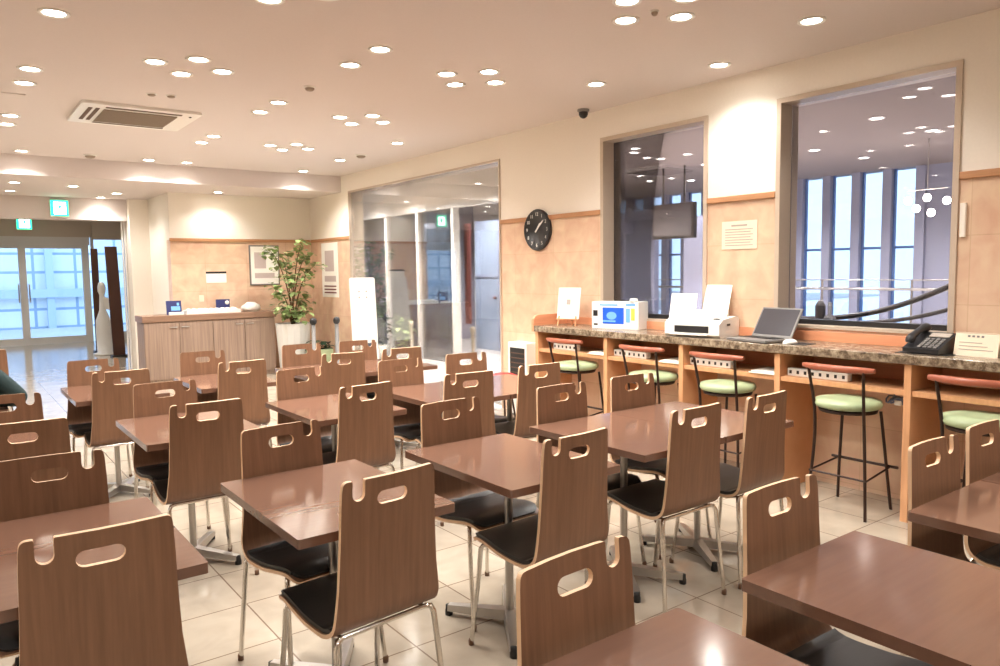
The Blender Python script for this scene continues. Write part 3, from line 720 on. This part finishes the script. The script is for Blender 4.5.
t = thing('product_box', 'white cardboard box printed with a blue picture beside the printer', 'box', (4.64, 4.52, CT), math.radians(-90+14))
MB().rbox(-.26, .20, 0, .17, 0, .235, .003).build('carton', 'white', t)
MB().box(-.15, .06, -.002, -.0004, .045, .185).build('blue_picture', 'blue', t)
m = MB(); m.prism([(-.06+.05*math.cos(i*PI/6), .115+.035*math.sin(i*PI/6)) for i in range(12)], lambda u, v, w_: (u, -.0032+w_, v), .001); m.box(-.15, -.02, -.0016-.0016, -.0022, .06, .075); m.build('picture_detail', 'lightblue', t)
m = MB(); m.box(-.18, .0, -.002, -.0004, .2, .215).box(.08, .17, -.002, -.0004, .20, .222).box(.08, .12, -.002, -.0004, .06, .18); m.build('printed_band', 'lightblue', t)
m = MB(); m.box(.13, .165, -.002, -.0004, .08, .18); m.build('printed_stripe', 'yellow', t)
m = MB(); m.box(-.245, -.20, -.002, -.0004, .11, .16).box(-.24, -.2, -.002, -.0004, .03, .045); m.build('printed_mark', 'dark', t)
t2 = thing('white_canister', 'white round canister on top of the product box', 'canister', (4.70, 4.39, CT+.235))
MB().lathe([(0, 0), (.035, 0), (.037, .012), (.03, .03), (0, .032)], (0, 0, 0), 0, 16).build('lid', 'white', t2)

t = thing('inkjet_printer', 'white inkjet printer with dark output slot and a sheet in its rear feeder', 'printer', (4.475, 3.60, CT), math.radians(-90+10))
m = MB(); fn = lambda u, v, w_: (-.225+w_, u, v)
m.prism([(0, .02), (.02, .0), (.31, 0), (.32, .02), (.32, .13), (.29, .15), (.06, .135), (.0, .10)], fn, .45).build('printer_body', 'white', t)
MB().box(-.14, .14, -.004, -.0005, .035, .085).build('output_slot', 'dark', t)
MB().rbox(-.15, .15, -.05, -.0045, .018, .030, .004).build('output_tray', 'white', t)
MB().box(-.15, .15, .27, .285, .13, .22, T=Matrix.Rotation(math.radians(-6), 4, 'X')).build('paper_support', 'white', t)
MB().box(-.105, .105, 0, .003, 0, .27, T=Matrix.Translation((.07, .215, .13)) @ Matrix.Rotation(math.radians(-20), 4, 'X')).build('sheet', 'paper', t)
MB().box(.2255, .228, .12, .17, .085, .10).box(.15, .2, .05, .1, .1355, .142).build('button_panel', 'dark', t)
t = thing('notice_stand', 'white notice sheet leaning in a clear stand behind the printer', 'notice', (4.66, 3.86, CT), math.radians(-90+14))
Tt = Matrix.Rotation(math.radians(-14), 4, 'X')
MB().rbox(-.11, .11, 0, .006, 0.002, .325, .002, T=Tt).build('sheet', 'paper', t)
m = MB()
for i in range(7): m.box(-.085, .085-.03*(i % 3), -.0015, -.0004, .08+.025*i, .086+.025*i, T=Tt)
m.build('printed_lines', 'midgrey', t)
MB().box(-.11, .11, -.02, .10, 0, .003).build('stand_foot', 'clear', t)

t = thing('laptop', 'open dark grey laptop on the granite counter', 'laptop', (4.545, 3.08, CT), math.radians(-90-8))
MB().rbox(-.175, .175, -.12, .13, .004, .022, .004).build('base', 'grey', t)
m = MB()
for j in range(4):
    for i in range(12): m.box(-.155+.026*i, -.134+.026*i, -.005+.025*j, .014+.025*j, .0222, .0245)
m.build('keyboard', 'dark', t)
Tt = Matrix.Translation((0, .13, .022)) @ Matrix.Rotation(math.radians(-30), 4, 'X')
sc_ = MB().rbox(-.175, .175, 0, .012, 0, .235, .004, T=Tt).build('screen_lid', 'grey', t)
MB().box(-.16, .16, -.002, -.0004, .018, .222, T=Tt).build('display', 'screenglass', sc_)
t = thing('computer_mouse', 'white computer mouse beside the laptop', 'mouse', (4.53, 2.82, CT), math.radians(-100))
m = MB(); rings = []
for i in range(9):
    a = i/8*PI; y = -.055*math.cos(a); w_ = .034*math.sin(a)**.6+.001; h = .032*math.sin(a)**.7+.001
    rings.append([(w_*math.cos(b*PI/8), y, .002+h*math.sin(b*PI/8)) for b in range(9)])
m.ring_tube(rings).build('mouse_shell', 'white', t)
MB().box(-.002, .002, .012, .03, .031, .036).build('scroll_wheel', 'grey', t)
tag(MB().rbox(4.50, 4.64, 2.70, 2.80, CT, CT+.004, .001).build('mouse_pad', 'dark'), 'thin black mat on the counter right of the white mouse', 'mat')

t = thing('desk_telephone', 'black desk telephone with handset on the granite counter', 'telephone', (4.62, 1.975, CT), math.radians(-90-6))
m = MB(); fn = lambda u, v, w_: (-.10+w_, u, v)
m.prism([(-.11, .005), (.10, .005), (.10, .11), (.08, .115), (-.11, .03)], fn, .21).build('phone_body', 'dark', t)
Tt = Matrix.Translation((0, -.11, .032)) @ Matrix.Rotation(math.atan2(.083, .19), 4, 'X')
m = MB()
for j in range(5):
    for i in range(4): m.rbox(-.02+.03*i, .002+.03*i, .01+.024*j, .026+.024*j, 0, .006, .002, 0, 1, T=Tt)
m.build('keypad', 'grey', t)
MB().box(-.02, .095, .145, .19, .0005, .004, T=Tt).build('phone_display', 'midgrey', t)
m = MB(); m.tube(bez([(-.07, -.09, .06), (-.07, -.09, .10), (-.07, 0, .115), (-.07, .08, .16), (-.07, .095, .13)], 14), [.022, .026, .027, .025, .022, .02, .019, .019, .02, .022, .025, .027, .028, .026, .022], 0, 10).build('handset', 'dark', t)
tag(MB().box(4.50, 4.74, 1.83, 2.12, CT, CT+.003).build('phone_mat', 'rubber'), 'thin black mat under the telephone', 'mat')
for o in bpy.data.objects:
    if o.name == 'desk_telephone': o.location.z = CT+.003
t = thing('counter_sign', 'cream folded notice card standing right of the telephone', 'sign', (4.60, 1.73, CT), math.radians(-90-4))
Tt = Matrix.Rotation(math.radians(-12), 4, 'X')
MB().box(-.115, .115, 0, .004, 0, .135, T=Tt).build('card_front', 'ivory', t)
MB().box(-.115, .115, -.004, 0, 0, .135, T=Matrix.Translation((0, .0575, 0)) @ Matrix.Rotation(math.radians(12), 4, 'X')).build('card_back', 'ivory', t)
m = MB()
for i in range(4): m.box(-.05+.024*i, -.036+.024*i, -.0015, -.0004, .108, .119, T=Tt)
m.build('printed_heading', 'grey', t)
m = MB()
for i in range(3): m.box(-.09, .09-.03*i, -.0015, -.0004, .035+.02*i, .039+.02*i, T=Tt)
m.build('printed_lines', 'midgrey', t)

# power strips and papers in the shelf bays
def power_strip(y0, n, label, x=4.60, ang=0.):
    t = thing('power_strip', label, 'power strip', (x, y0, .776), math.radians(-90)+ang, 'white power strips in the shelf bays')
    L = .052*n
    MB().rbox(-L/2, L/2, 0, .055, 0, .052, .006).build('strip_body', 'white', t)
    for i in range(n): MB().rbox(-L/2+.016+.052*i, -L/2+.034+.052*i, -.0015, -.0003, .016, .038, .0004, 0, 1).build('socket', 'dark', t)
power_strip(5.05, 6, 'white power strip in the far end shelf bay', 4.50)
power_strip(4.25, 7, 'white power strip in the shelf bay below the printed box', 4.50)
power_strip(3.45, 7, 'white power strip in the shelf bay below the printer', 4.50)
power_strip(2.61, 8, 'white power strip in the shelf bay below the mouse', 4.50)
t = thing('cable_bundle', 'bluish coiled cable bundle hung under the shelf below the telephone', 'cable', (4.52, 2.12, .70))
m = MB()
for k in range(4):
    m.tube([(.03*math.cos(a*PI/6)+.008*k, .05*math.sin(a*PI/6)-.01*k, .02*math.sin(a*PI/3+k)-.004*k) for a in range(13)], .005, 0, 6)
m.tube([(0, 0, .02), (0, .01, .043)], .004, 0, 6); m.build('coil', 'slate', t)
MB().rbox(-.02, .02, -.045, -.005, -.03, .0, .004).build('plug', 'white', t)
def paper_pile(y, label):
    t = thing('paper_pile', label, 'papers', (4.56, y, .776))
    for k, (w_, d) in enumerate(((.13, .10), (.12, .095))): MB().rbox(-w_, w_, -d, d, .01*k, .009+.01*k, .003, T=Matrix.Rotation(.12*k, 4, 'Z')).build('sheaf', 'paper', t)
paper_pile(2.97, 'small white pile of papers on the shelf below the laptop')
paper_pile(3.78, 'small white pile of papers on the shelf left of the printer bay')
paper_pile(4.58, 'small white pile of papers in the far end shelf bay')

# ------------------------------------------------------------------ on the right wall
t = thing('wall_clock', 'round black wall clock with white numerals and hands', 'clock', (WX, 5.82, 1.905))
TW = Matrix.Rotation(-PI/2, 4, 'Z') @ Matrix.Rotation(PI/2, 4, 'X')       # local xy -> wall facing -x
MB().lathe([(0, 0), (.205, 0), (.208, .02), (.200, .03), (.190, .032), (.188, .024), (0, .024)], (0, 0, 0), 0, 48, False, TW).build('clock_body', 'dark', t)
m = MB()
for h in range(1, 13):
    a = PI/2-h*PI/6
    m.add_bm(text_mesh(str(h), .05, .0008), 0, TW @ Matrix.Translation((.155*math.cos(a), .155*math.sin(a), .026)), False)
m.build('numerals', 'white', t)
def hand(name, a, L, wd, z):
    a = math.radians(90-a); T = TW @ Matrix.Translation((0, 0, z)) @ Matrix.Rotation(a, 4, 'Z')
    MB().prism([(-.03, -wd/3), (L*.75, -wd/2), (L, 0), (L*.75, wd/2), (-.03, wd/3)], lambda u, v, w_: T @ Vector((u, v, w_)), .0015).build(name, 'white', t)
hand('hour_hand', 42, .095, .024, .027); hand('minute_hand', 49, .15, .016, .03)
t = thing('wall_notice', 'cream printed notice sheet on the marble between the two windows', 'notice', (WX-.002, 3.455, 1.745))
MB().box(-.003, 0, -.155, .155, -.105, .105).build('sheet', 'ivory', t)
m = MB()
for i in range(7): m.box(-.0045, -.0032, -.12+.02*(i % 2), .125, .04-.02*i, .046-.02*i)
m.box(-.0045, -.0032, -.07, .07, .065, .078)
m.build('printed_lines', 'midgrey', t)
tag(MB().rbox(WX-.02, WX, 1.895, 1.925, 1.66, 1.86, .003).build('wall_switch_plate', 'paint'), 'narrow cream cover plate on the wall at the right edge of the large window', 'plate')
t = thing('poster_calendar', 'tall narrow wall poster with a grey brush picture near the far corner', 'poster', (WX-.002, 10.88, 1.55))
MB().box(-.004, 0, -.30, .30, -.42, .42).build('sheet', 'paper', t)
m = MB(); m.box(-.006, -.0042, -.16, .17, -.02, .30).box(-.006, -.0042, -.22, .20, -.18, -.09); m.build('brush_picture', 'art', t)
m = MB()
for i in range(3): m.box(-.006, -.0042, -.22, .22, -.36+.05*i, -.34+.05*i)
m.build('printed_lines', 'redcloth', t)
t = thing('air_purifier', 'white box-shaped air purifier with dark front opening beside the counter end', 'air purifier', (4.768, 5.995, 0))
m = MB(); m.rbox(-.077, .077, -.155, .155, .02, .765, .008).build('casing', 'white', t)
m = MB(); m.box(-.081, -.0772, -.125, .115, .42, .71).build('front_opening', 'dark', t)
m = MB()
for i in range(5): m.box(-.084, -.0812, -.125, .115, .45+.05*i, .46+.05*i)
m.build('slats', 'slot', t)
MB().box(-.07, .07, -.145, .145, 0, .02).build('plinth', 'grey', t)
t = thing('round_stool', 'low round red stool behind the joined tables near the counter end', 'stool', (4.40, 5.86, .0))
MB().lathe([(0, .40), (.15, .40), (.17, .42), (.165, .46), (.10, .485), (0, .49)], (0, 0, 0), 0, 24, False).build('seat', 'red', t)
for i in range(3): MB().tube([(.08*math.cos(i*2.1), .08*math.sin(i*2.1), .40), (.16*math.cos(i*2.1), .16*math.sin(i*2.1), 0)], .01, 0, 6).build('leg', 'blackmetal', t)

# ------------------------------------------------------------------ the reception cabinet and the far corner
DX0, DX1, DY0, DY1 = 2.18, 4.0, 11.05, 11.5
t = thing('reception_cabinet', 'ash grey wooden reception cabinet with panel doors', 'cabinet', (0, 0, 0))
MB().box(DX0, DX1, DY0, DY1, .0, .86).build('carcass', 'deskwood', t)
MB().rbox(DX0-.02, DX1+.02, DY0-.03, DY1, .86, .945, .004).build('cabinet_top', 'desktop', t)
nd = 4; wd = (DX1-DX0)/nd
for i in range(nd):
    d = MB().box(DX0+wd*i+.006, DX0+wd*(i+1)-.006, DY0-.018, DY0-.001, .06, .85).build('door', 'deskwood', t)
    hx = DX0+wd*(i+1)-.08 if i % 2 == 0 else DX0+wd*i+.08
    MB().tube([(hx-.05, DY0-.03, .78), (hx+.05, DY0-.03, .78)], .007, 0, 6).box(hx-.05, hx-.04, DY0-.03, DY0-.018, .775, .785).box(hx+.04, hx+.05, DY0-.03, DY0-.018, .775, .785).build('handle', 'steel', d)
t = thing('leaflet_stand', 'dark blue leaflet card standing at the left end of the cabinet', 'card', (2.62, 11.2, .945))
Tt = Matrix.Rotation(math.radians(-8), 4, 'X')
MB().box(-.10, .10, 0, .02, 0, .20, T=Tt).build('card_front', 'navy', t)
MB().box(-.04, .08, -.002, -.0004, .06, .12, T=Tt).box(.04, .07, -.0018, -.0004, .13, .17, T=Tt).build('printed_patch', 'lightblue', t)
MB().box(-.08, .08, 0.02, .08, 0, .004).build('stand_foot', 'navy', t)
tag(MB().rbox(2.53, 2.72, 11.10, 11.15, .945, .985, .004).build('white_card_box', 'paper'), 'small white card box in front of the blue leaflet card', 'box')
t = thing('leaflet_stand', 'small dark blue card standing behind the white tray', 'card', (3.36, 11.42, .945))
MB().box(-.10, .10, 0, .015, .0, .19).build('card_front', 'navy', t)
m = MB(); m.lathe([(0, 0), (.03, 0), (.03, .002), (0, .002)], (0, 0, 0), 0, 14, T=Matrix.Translation((.06, -.0005, .14)) @ Matrix.Rotation(PI/2, 4, 'X')); m.build('round_mark', 'paper', t)
t = thing('towel_tray', 'shallow white tray of white folded towels along the cabinet top', 'tray', (3.15, 11.25, .945))
MB().box(-.38, .38, -.12, .12, 0, .012).box(-.38, .38, -.12, -.11, .012, .05).box(-.38, .38, .11, .12, .012, .05).box(-.38, -.37, -.11, .11, .012, .05).box(.37, .38, -.11, .11, .012, .05).build('tray', 'white', t)
for i in range(9):
    tag(MB().lathe([(0, 0), (.025, 0), (.03, .02), (.03, .16), (.025, .18), (0, .18)], (0, 0, 0), 0, 12, T=Matrix.Translation((2.83+.079*i, 11.16, .989)) @ Matrix.Rotation(-PI/2, 4, 'X')).build('rolled_towel', 'paper'), 'white rolled towel lying in the tray on the cabinet', 'towel', 'rolled towels in the tray')
t = thing('wrapped_bundle', 'white plastic wrapped bundle at the right end of the cabinet top', 'bundle', (3.72, 11.25, .945))
bm = bmesh.new(); bmesh.ops.create_icosphere(bm, subdivisions=3, radius=1)
for v in bm.verts:
    n = v.co.copy(); k = 1+.16*math.sin(9*n.x+5*n.y)*math.cos(8*n.z+3*n.x); v.co = Vector((n.x*.14*k*(1-.25*max(0, n.z)), n.y*.10*k, max(0, .06+n.z*.085*k)))
m = MB(); m.add_bm(bm); m.build('wrapping', 'white', t)
t = thing('wall_notice', 'small white notice with a dark heading above the cabinet', 'notice', (3.33, 11.598, 1.465))
MB().box(-.15, .15, -.004, 0, -.085, .085).build('sheet', 'paper', t)
MB().box(-.15, .15, -.006, -.0042, .055, .085).build('heading_band', 'dark', t)
tag(MB().rbox(3.10-.035, 3.10+.035, 11.588, 11.5995, 1.10, 1.20, .003).build('light_switch', 'ivory'), 'small wall switch above the cabinet top', 'switch')
t = thing('framed_poster', 'pale framed poster on the marble wall behind the potted tree', 'poster', (4.07, 11.598, 1.64))
MB().rbox(-.235, .235, -.02, 0, -.31, .31, .004).build('frame', 'grey', t)
MB().box(-.215, .215, -.023, -.0205, -.29, .29).build('sheet', 'paper', t)
m = MB(); m.box(-.16, .02, -.0245, -.0232, -.05, .2).box(-.16, .15, -.0245, -.0232, -.2, -.12); m.build('printed_picture', 'art', t)

# potted tree
t = thing('potted_tree', 'leafy potted tree in a pale fluted planter beside the cabinet', 'potted plant', (4.21, 10.85, 0))
m = MB(); rings = []
for r_, z in ((.0, .0), (.20, 0), (.25, .74), (.255, .76), (.235, .76), (.22, .62), (0, .62)):
    rings.append([((r_*(1+.03*(j % 2)))*math.cos(2*PI*j/36), (r_*(1+.03*(j % 2)))*math.sin(2*PI*j/36), z) for j in range(36)])
m.ring_tube(rings, 0, False); 
for i in range(len(m.s)): m.s[i] = False
m.build('planter', 'planter', t)
MB().lathe([(0, .622), (.215, .622), (.215, .640), (0, .645)], (0, 0, 0), 0, 18, False).build('soil', 'soil', t)
m = MB(); rnd = random.Random(3); tips = []
for i, (dx, dy, z) in enumerate(((-.33, .0, 1.85), (-.1, .1, 1.75), (.15, -.1, 1.95), (.30, .05, 1.80), (-.28, -.1, 1.30), (.25, .1, 1.15), (-.05, -.12, 1.42), (.34, -.1, 1.62), (-.25, -.15, 1.02), (.1, -.15, .95))):
    p = bez([(0.03*math.cos(i), .03*math.sin(i), .63), (dx*.1, dy*.2, .63+(z-.63)*.6), (dx*.6, dy*.8, z-.05), (dx, dy, z)], 10)
    m.tube(p, [.012-.0009*k for k in range(11)], 0, 6); tips.append(p)
m.build('stems', 'bark', t)
m = MB()
for p in tips:
    for k in range(46):
        c = p[rnd.choice((5, 6, 7, 8, 9, 10, 10))]; a = rnd.uniform(0, 2*PI)
        leaf(m, c+Vector((rnd.uniform(-.10, .10), rnd.uniform(-.10, .10), rnd.uniform(-.09, .07))), a, rnd.uniform(-.3, .9), rnd.uniform(.07, .12))
m.build('foliage', 'leaf', t)
# short steel posts with dark caps and the planting box between them
for x, y, wh in ((4.28, 10.25, 'left of the planting box'), (4.62, 10.2, 'right of the planting box by the white board')):
    t = thing('barrier_post', f'short steel barrier post with dark cap, {wh}', 'post', (x, y, 0), 0, 'short barrier posts')
    MB().lathe([(0, 0), (.10, 0), (.10, .015), (.03, .025), (.03, .76), (0, .76)], (0, 0, 0), 0, 18).build('tube', 'grey', t)
    MB().lathe([(.03, .76), (.045, .78), (.05, .81), (.04, .85), (0, .865)], (0, 0, 0), 0, 18, False).build('cap', 'dark', t)
t = thing('planting_box', 'low green planting box with dark leaves between the barrier posts', 'planter', (4.45, 10.45, 0))
MB().box(-.16, .16, -.12, .12, 0, .38).build('box', 'green', t)
m = MB(); rnd = random.Random(5)
for k in range(70): leaf(m, Vector((rnd.uniform(-.15, .15), rnd.uniform(-.11, .11), rnd.uniform(.37, .5))), rnd.uniform(0, 2*PI), rnd.uniform(-.3, .6), .09)
m.build('foliage', 'leafdark', t)
# white easel board
t = thing('easel_board', 'tall white notice board on a slim easel before the glazed opening', 'board', (4.58, 9.2, 0), math.radians(-12))
Tt = Matrix.Translation((0, 0, .55)) @ Matrix.Rotation(math.radians(-6), 4, 'X')
m = MB(); m.prism(rrect(-.175, .175, 0, .89, .03), lambda u, v, w_: Tt @ Vector((u, w_, v)), .02).build('board', 'white', t)
m = MB()
for dx in (-.05, .05):
    for dz in (.62, .70): m.lathe([(0, 0), (.012, 0), (.012, .002), (0, .002)], (0, 0, 0), 0, 10, T=Tt @ Matrix.Translation((dx, -.0005, dz)) @ Matrix.Rotation(PI/2, 4, 'X'))
m.build('magnet', 'midgrey', t)
for sx in (-1, 1): MB().tube([(sx*.16, .035, .70), (sx*.18, -.06, 0)], .012, 0, 8).build('leg', 'white', t)
MB().tube([(0, .10, 1.1), (0, .34, 0)], .012, 0, 8).build('leg', 'white', t)
# cream posts and a floor marker near the opening
for x, y, wh in ((5.35, 9.3, 'left one, just behind the glass'), (5.35, 7.75, 'right one, before the lobby door')):
    t = thing('cream_post', f'slim cream stanchion post with rounded top, {wh}', 'post', (x, y, 0))
    MB().lathe([(0, 0), (.12, 0), (.12, .015), (.035, .04), (.022, .10), (.022, .72), (.032, .74), (.032, .78), (.02, .80), (0, .805)], (0, 0, 0), 0, 18).build('post', 'ivory', t)
tag(MB().prism([(-.10, 0), (.10, 0), (.06, .07), (-.06, .07)], lambda u, v, w_: (4.60+u, 7.2+w_, v), .12).build('floor_wedge', 'yellow'), 'small yellow floor wedge before the glazed opening', 'wedge')

# entrance: umbrella bag stand, dark boards
t = thing('umbrella_bag_stand', 'white pin-shaped umbrella bag stand beside the entrance', 'stand', (2.45, 16.0, 0))
MB().lathe([(0, 0), (.20, 0), (.20, .03), (.13, .05), (.14, .45), (.13, .66), (.06, .86), (.045, 1.15), (.07, 1.22), (.07, 1.30), (.05, 1.38), (0, 1.40)], (0, 0, 0), 0, 24).build('body', 'white', t)
MB().rbox(-.26, -.10, -.05, .0, .86, 1.08, .008, T=Matrix.Rotation(.25, 4, 'Y')).build('sign_plate', 'paper', t)
for x0, y, lean, wd, wh in ((2.60, 15.4, .05, .20, 'wider one next to the white wall'), (2.45, 16.6, .0, .12, 'narrower one behind the umbrella stand')):
    t = thing('tall_board', f'tall dark brown standing board, {wh}', 'board', (x0, y, 0))
    m = MB(); m.prism([(-wd/2, .03), (wd/2, .03), (wd/2-lean, 2.05), (-wd/2-lean, 2.05)], lambda u, v, w_: (u, w_, v), .05).build('panel', 'bark2', t)
    MB().box(-wd/2-.04, wd/2+.04, -.1, .15, 0, .03).build('foot_plate', 'dark', t)

# ------------------------------------------------------------------ the person at the left edge (seated, back to us)
def person():
    px, py = .0, 5.165
    J = {'pelvis': (px, py-.03, .53), 'waist': (px, py-.01, .68), 'chest': (px, py+.04, .86), 'neck': (px, py+.09, 1.04), 'ntop': (px, py+.11, 1.10)}
    me = bpy.data.meshes.new('person'); V = []; E = []; R = []
    def add(p, r, par=None):
        V.append(p); R.append(r if isinstance(r, tuple) else (r, r))
        if par is not None: E.append((par, len(V)-1))
        return len(V)-1
    a = add(J['pelvis'], (.15, .12)); b = add(J['waist'], (.14, .11), a); c = add(J['chest'], (.155, .115), b)
    d = add((px, py+.075, .98), (.11, .085), c); n = add(J['neck'], .058, d); nt_ = add(J['ntop'], .052, n)
    for sx in (-1, 1):
        s1 = add((px+sx*.17, py+.07, .965), .068, d); e = add((px+sx*.345, py+.10, .775), .055, s1)
        w1 = add((px+sx*.22, py+.36, .755), .04, e); h = add((px+sx*.16, py+.41, .755), (.038, .025), w1)
        hip = add((px+sx*.09, py+.02, .52), .095, a); kn = add((px+sx*.11, py+.34, .52), .07, hip)
        an = add((px+sx*.11, py+.36, .11), .045, kn); ft = add((px+sx*.115, py+.47, .05), (.045, .035), an)
    me.from_pydata(V, E, []); o = bpy.data.objects.new('person', me); COL.objects.link(o)
    o.modifiers.new('skin', 'SKIN'); o.modifiers.new('sub', 'SUBSURF').levels = 2; o.modifiers['sub'].render_levels = 2
    for i, r_ in enumerate(R): me.skin_vertices[0].data[i].radius = r_
    me.skin_vertices[0].data[0].use_root = True
    for p in ('jacket',): me.materials.append(M[p])
    bpy.context.view_layer.update()
    ev = o.evaluated_get(bpy.context.evaluated_depsgraph_get()); m2 = bpy.data.meshes.new_from_object(ev)
    o.modifiers.clear(); o.data = m2
    m2.materials.clear()
    for p in ('jacket', 'trousers', 'skin', 'dark'): m2.materials.append(M[p])
    for f in m2.polygons:
        f.use_smooth = True; q = f.center
        yy = q.y-py
        f.material_index = 2 if q.z > 1.055 else (2 if yy > .385 and .70 < q.z < .85 else (3 if q.z < .12 else (1 if q.z < .60 else 0)))
    tag(o, 'person in a dark green jacket seated at the left edge, back turned to us', 'person')
    # head
    bm = bmesh.new(); bmesh.ops.create_uvsphere(bm, u_segments=24, v_segments=16, radius=1)
    for v in bm.verts:
        x, y, z = v.co; v.co = Vector((x*.075, y*.095, z*.115))
        if z < -.2: v.co.x *= 1-.25*(-z-.2); v.co.y += .012
        if y > .8 and -.35 < z < .15 and abs(x) < .2: v.co.y += .02
    m = MB(); m.add_bm(bm, 0, Matrix.Translation((px, py+.135, 1.20)))
    for sx in (-1, 1): m.rbox(px+sx*.078-.008, px+sx*.078+.008, py+.12, py+.15, 1.18, 1.235, .006)
    m.build('head', 'skin', o)
    bm = bmesh.new(); bmesh.ops.create_uvsphere(bm, u_segments=24, v_segments=16, radius=1)
    bmesh.ops.delete(bm, geom=[v for v in bm.verts if v.co.z < -.55 or (v.co.y > .35 and v.co.z < .45)], context='VERTS')
    for v in bm.verts: v.co = Vector((v.co.x*.085, v.co.y*.104, v.co.z*.125))
    m = MB(); m.add_bm(bm, 0, Matrix.Translation((px, py+.13, 1.205))); m.build('hair', 'hair', o)
    # fingers, curled on the table top
    m = MB()
    for sx in (-1, 1):
        for k in range(4):
            bx = px+sx*(.175-.02*k); L = (.05, .062, .066, .055)[k]
            m.tube([(bx, py+.43, .755), (bx-sx*.01, py+.43+L*.6, .762), (bx-sx*.02, py+.43+L, .742)], [.009, .0085, .007], 0, 6)
        m.tube([(px+sx*.125, py+.40, .755), (px+sx*.095, py+.43, .755), (px+sx*.09, py+.455, .745)], [.010, .009, .007], 0, 6)
    m.build('fingers', 'skin', o)
person()
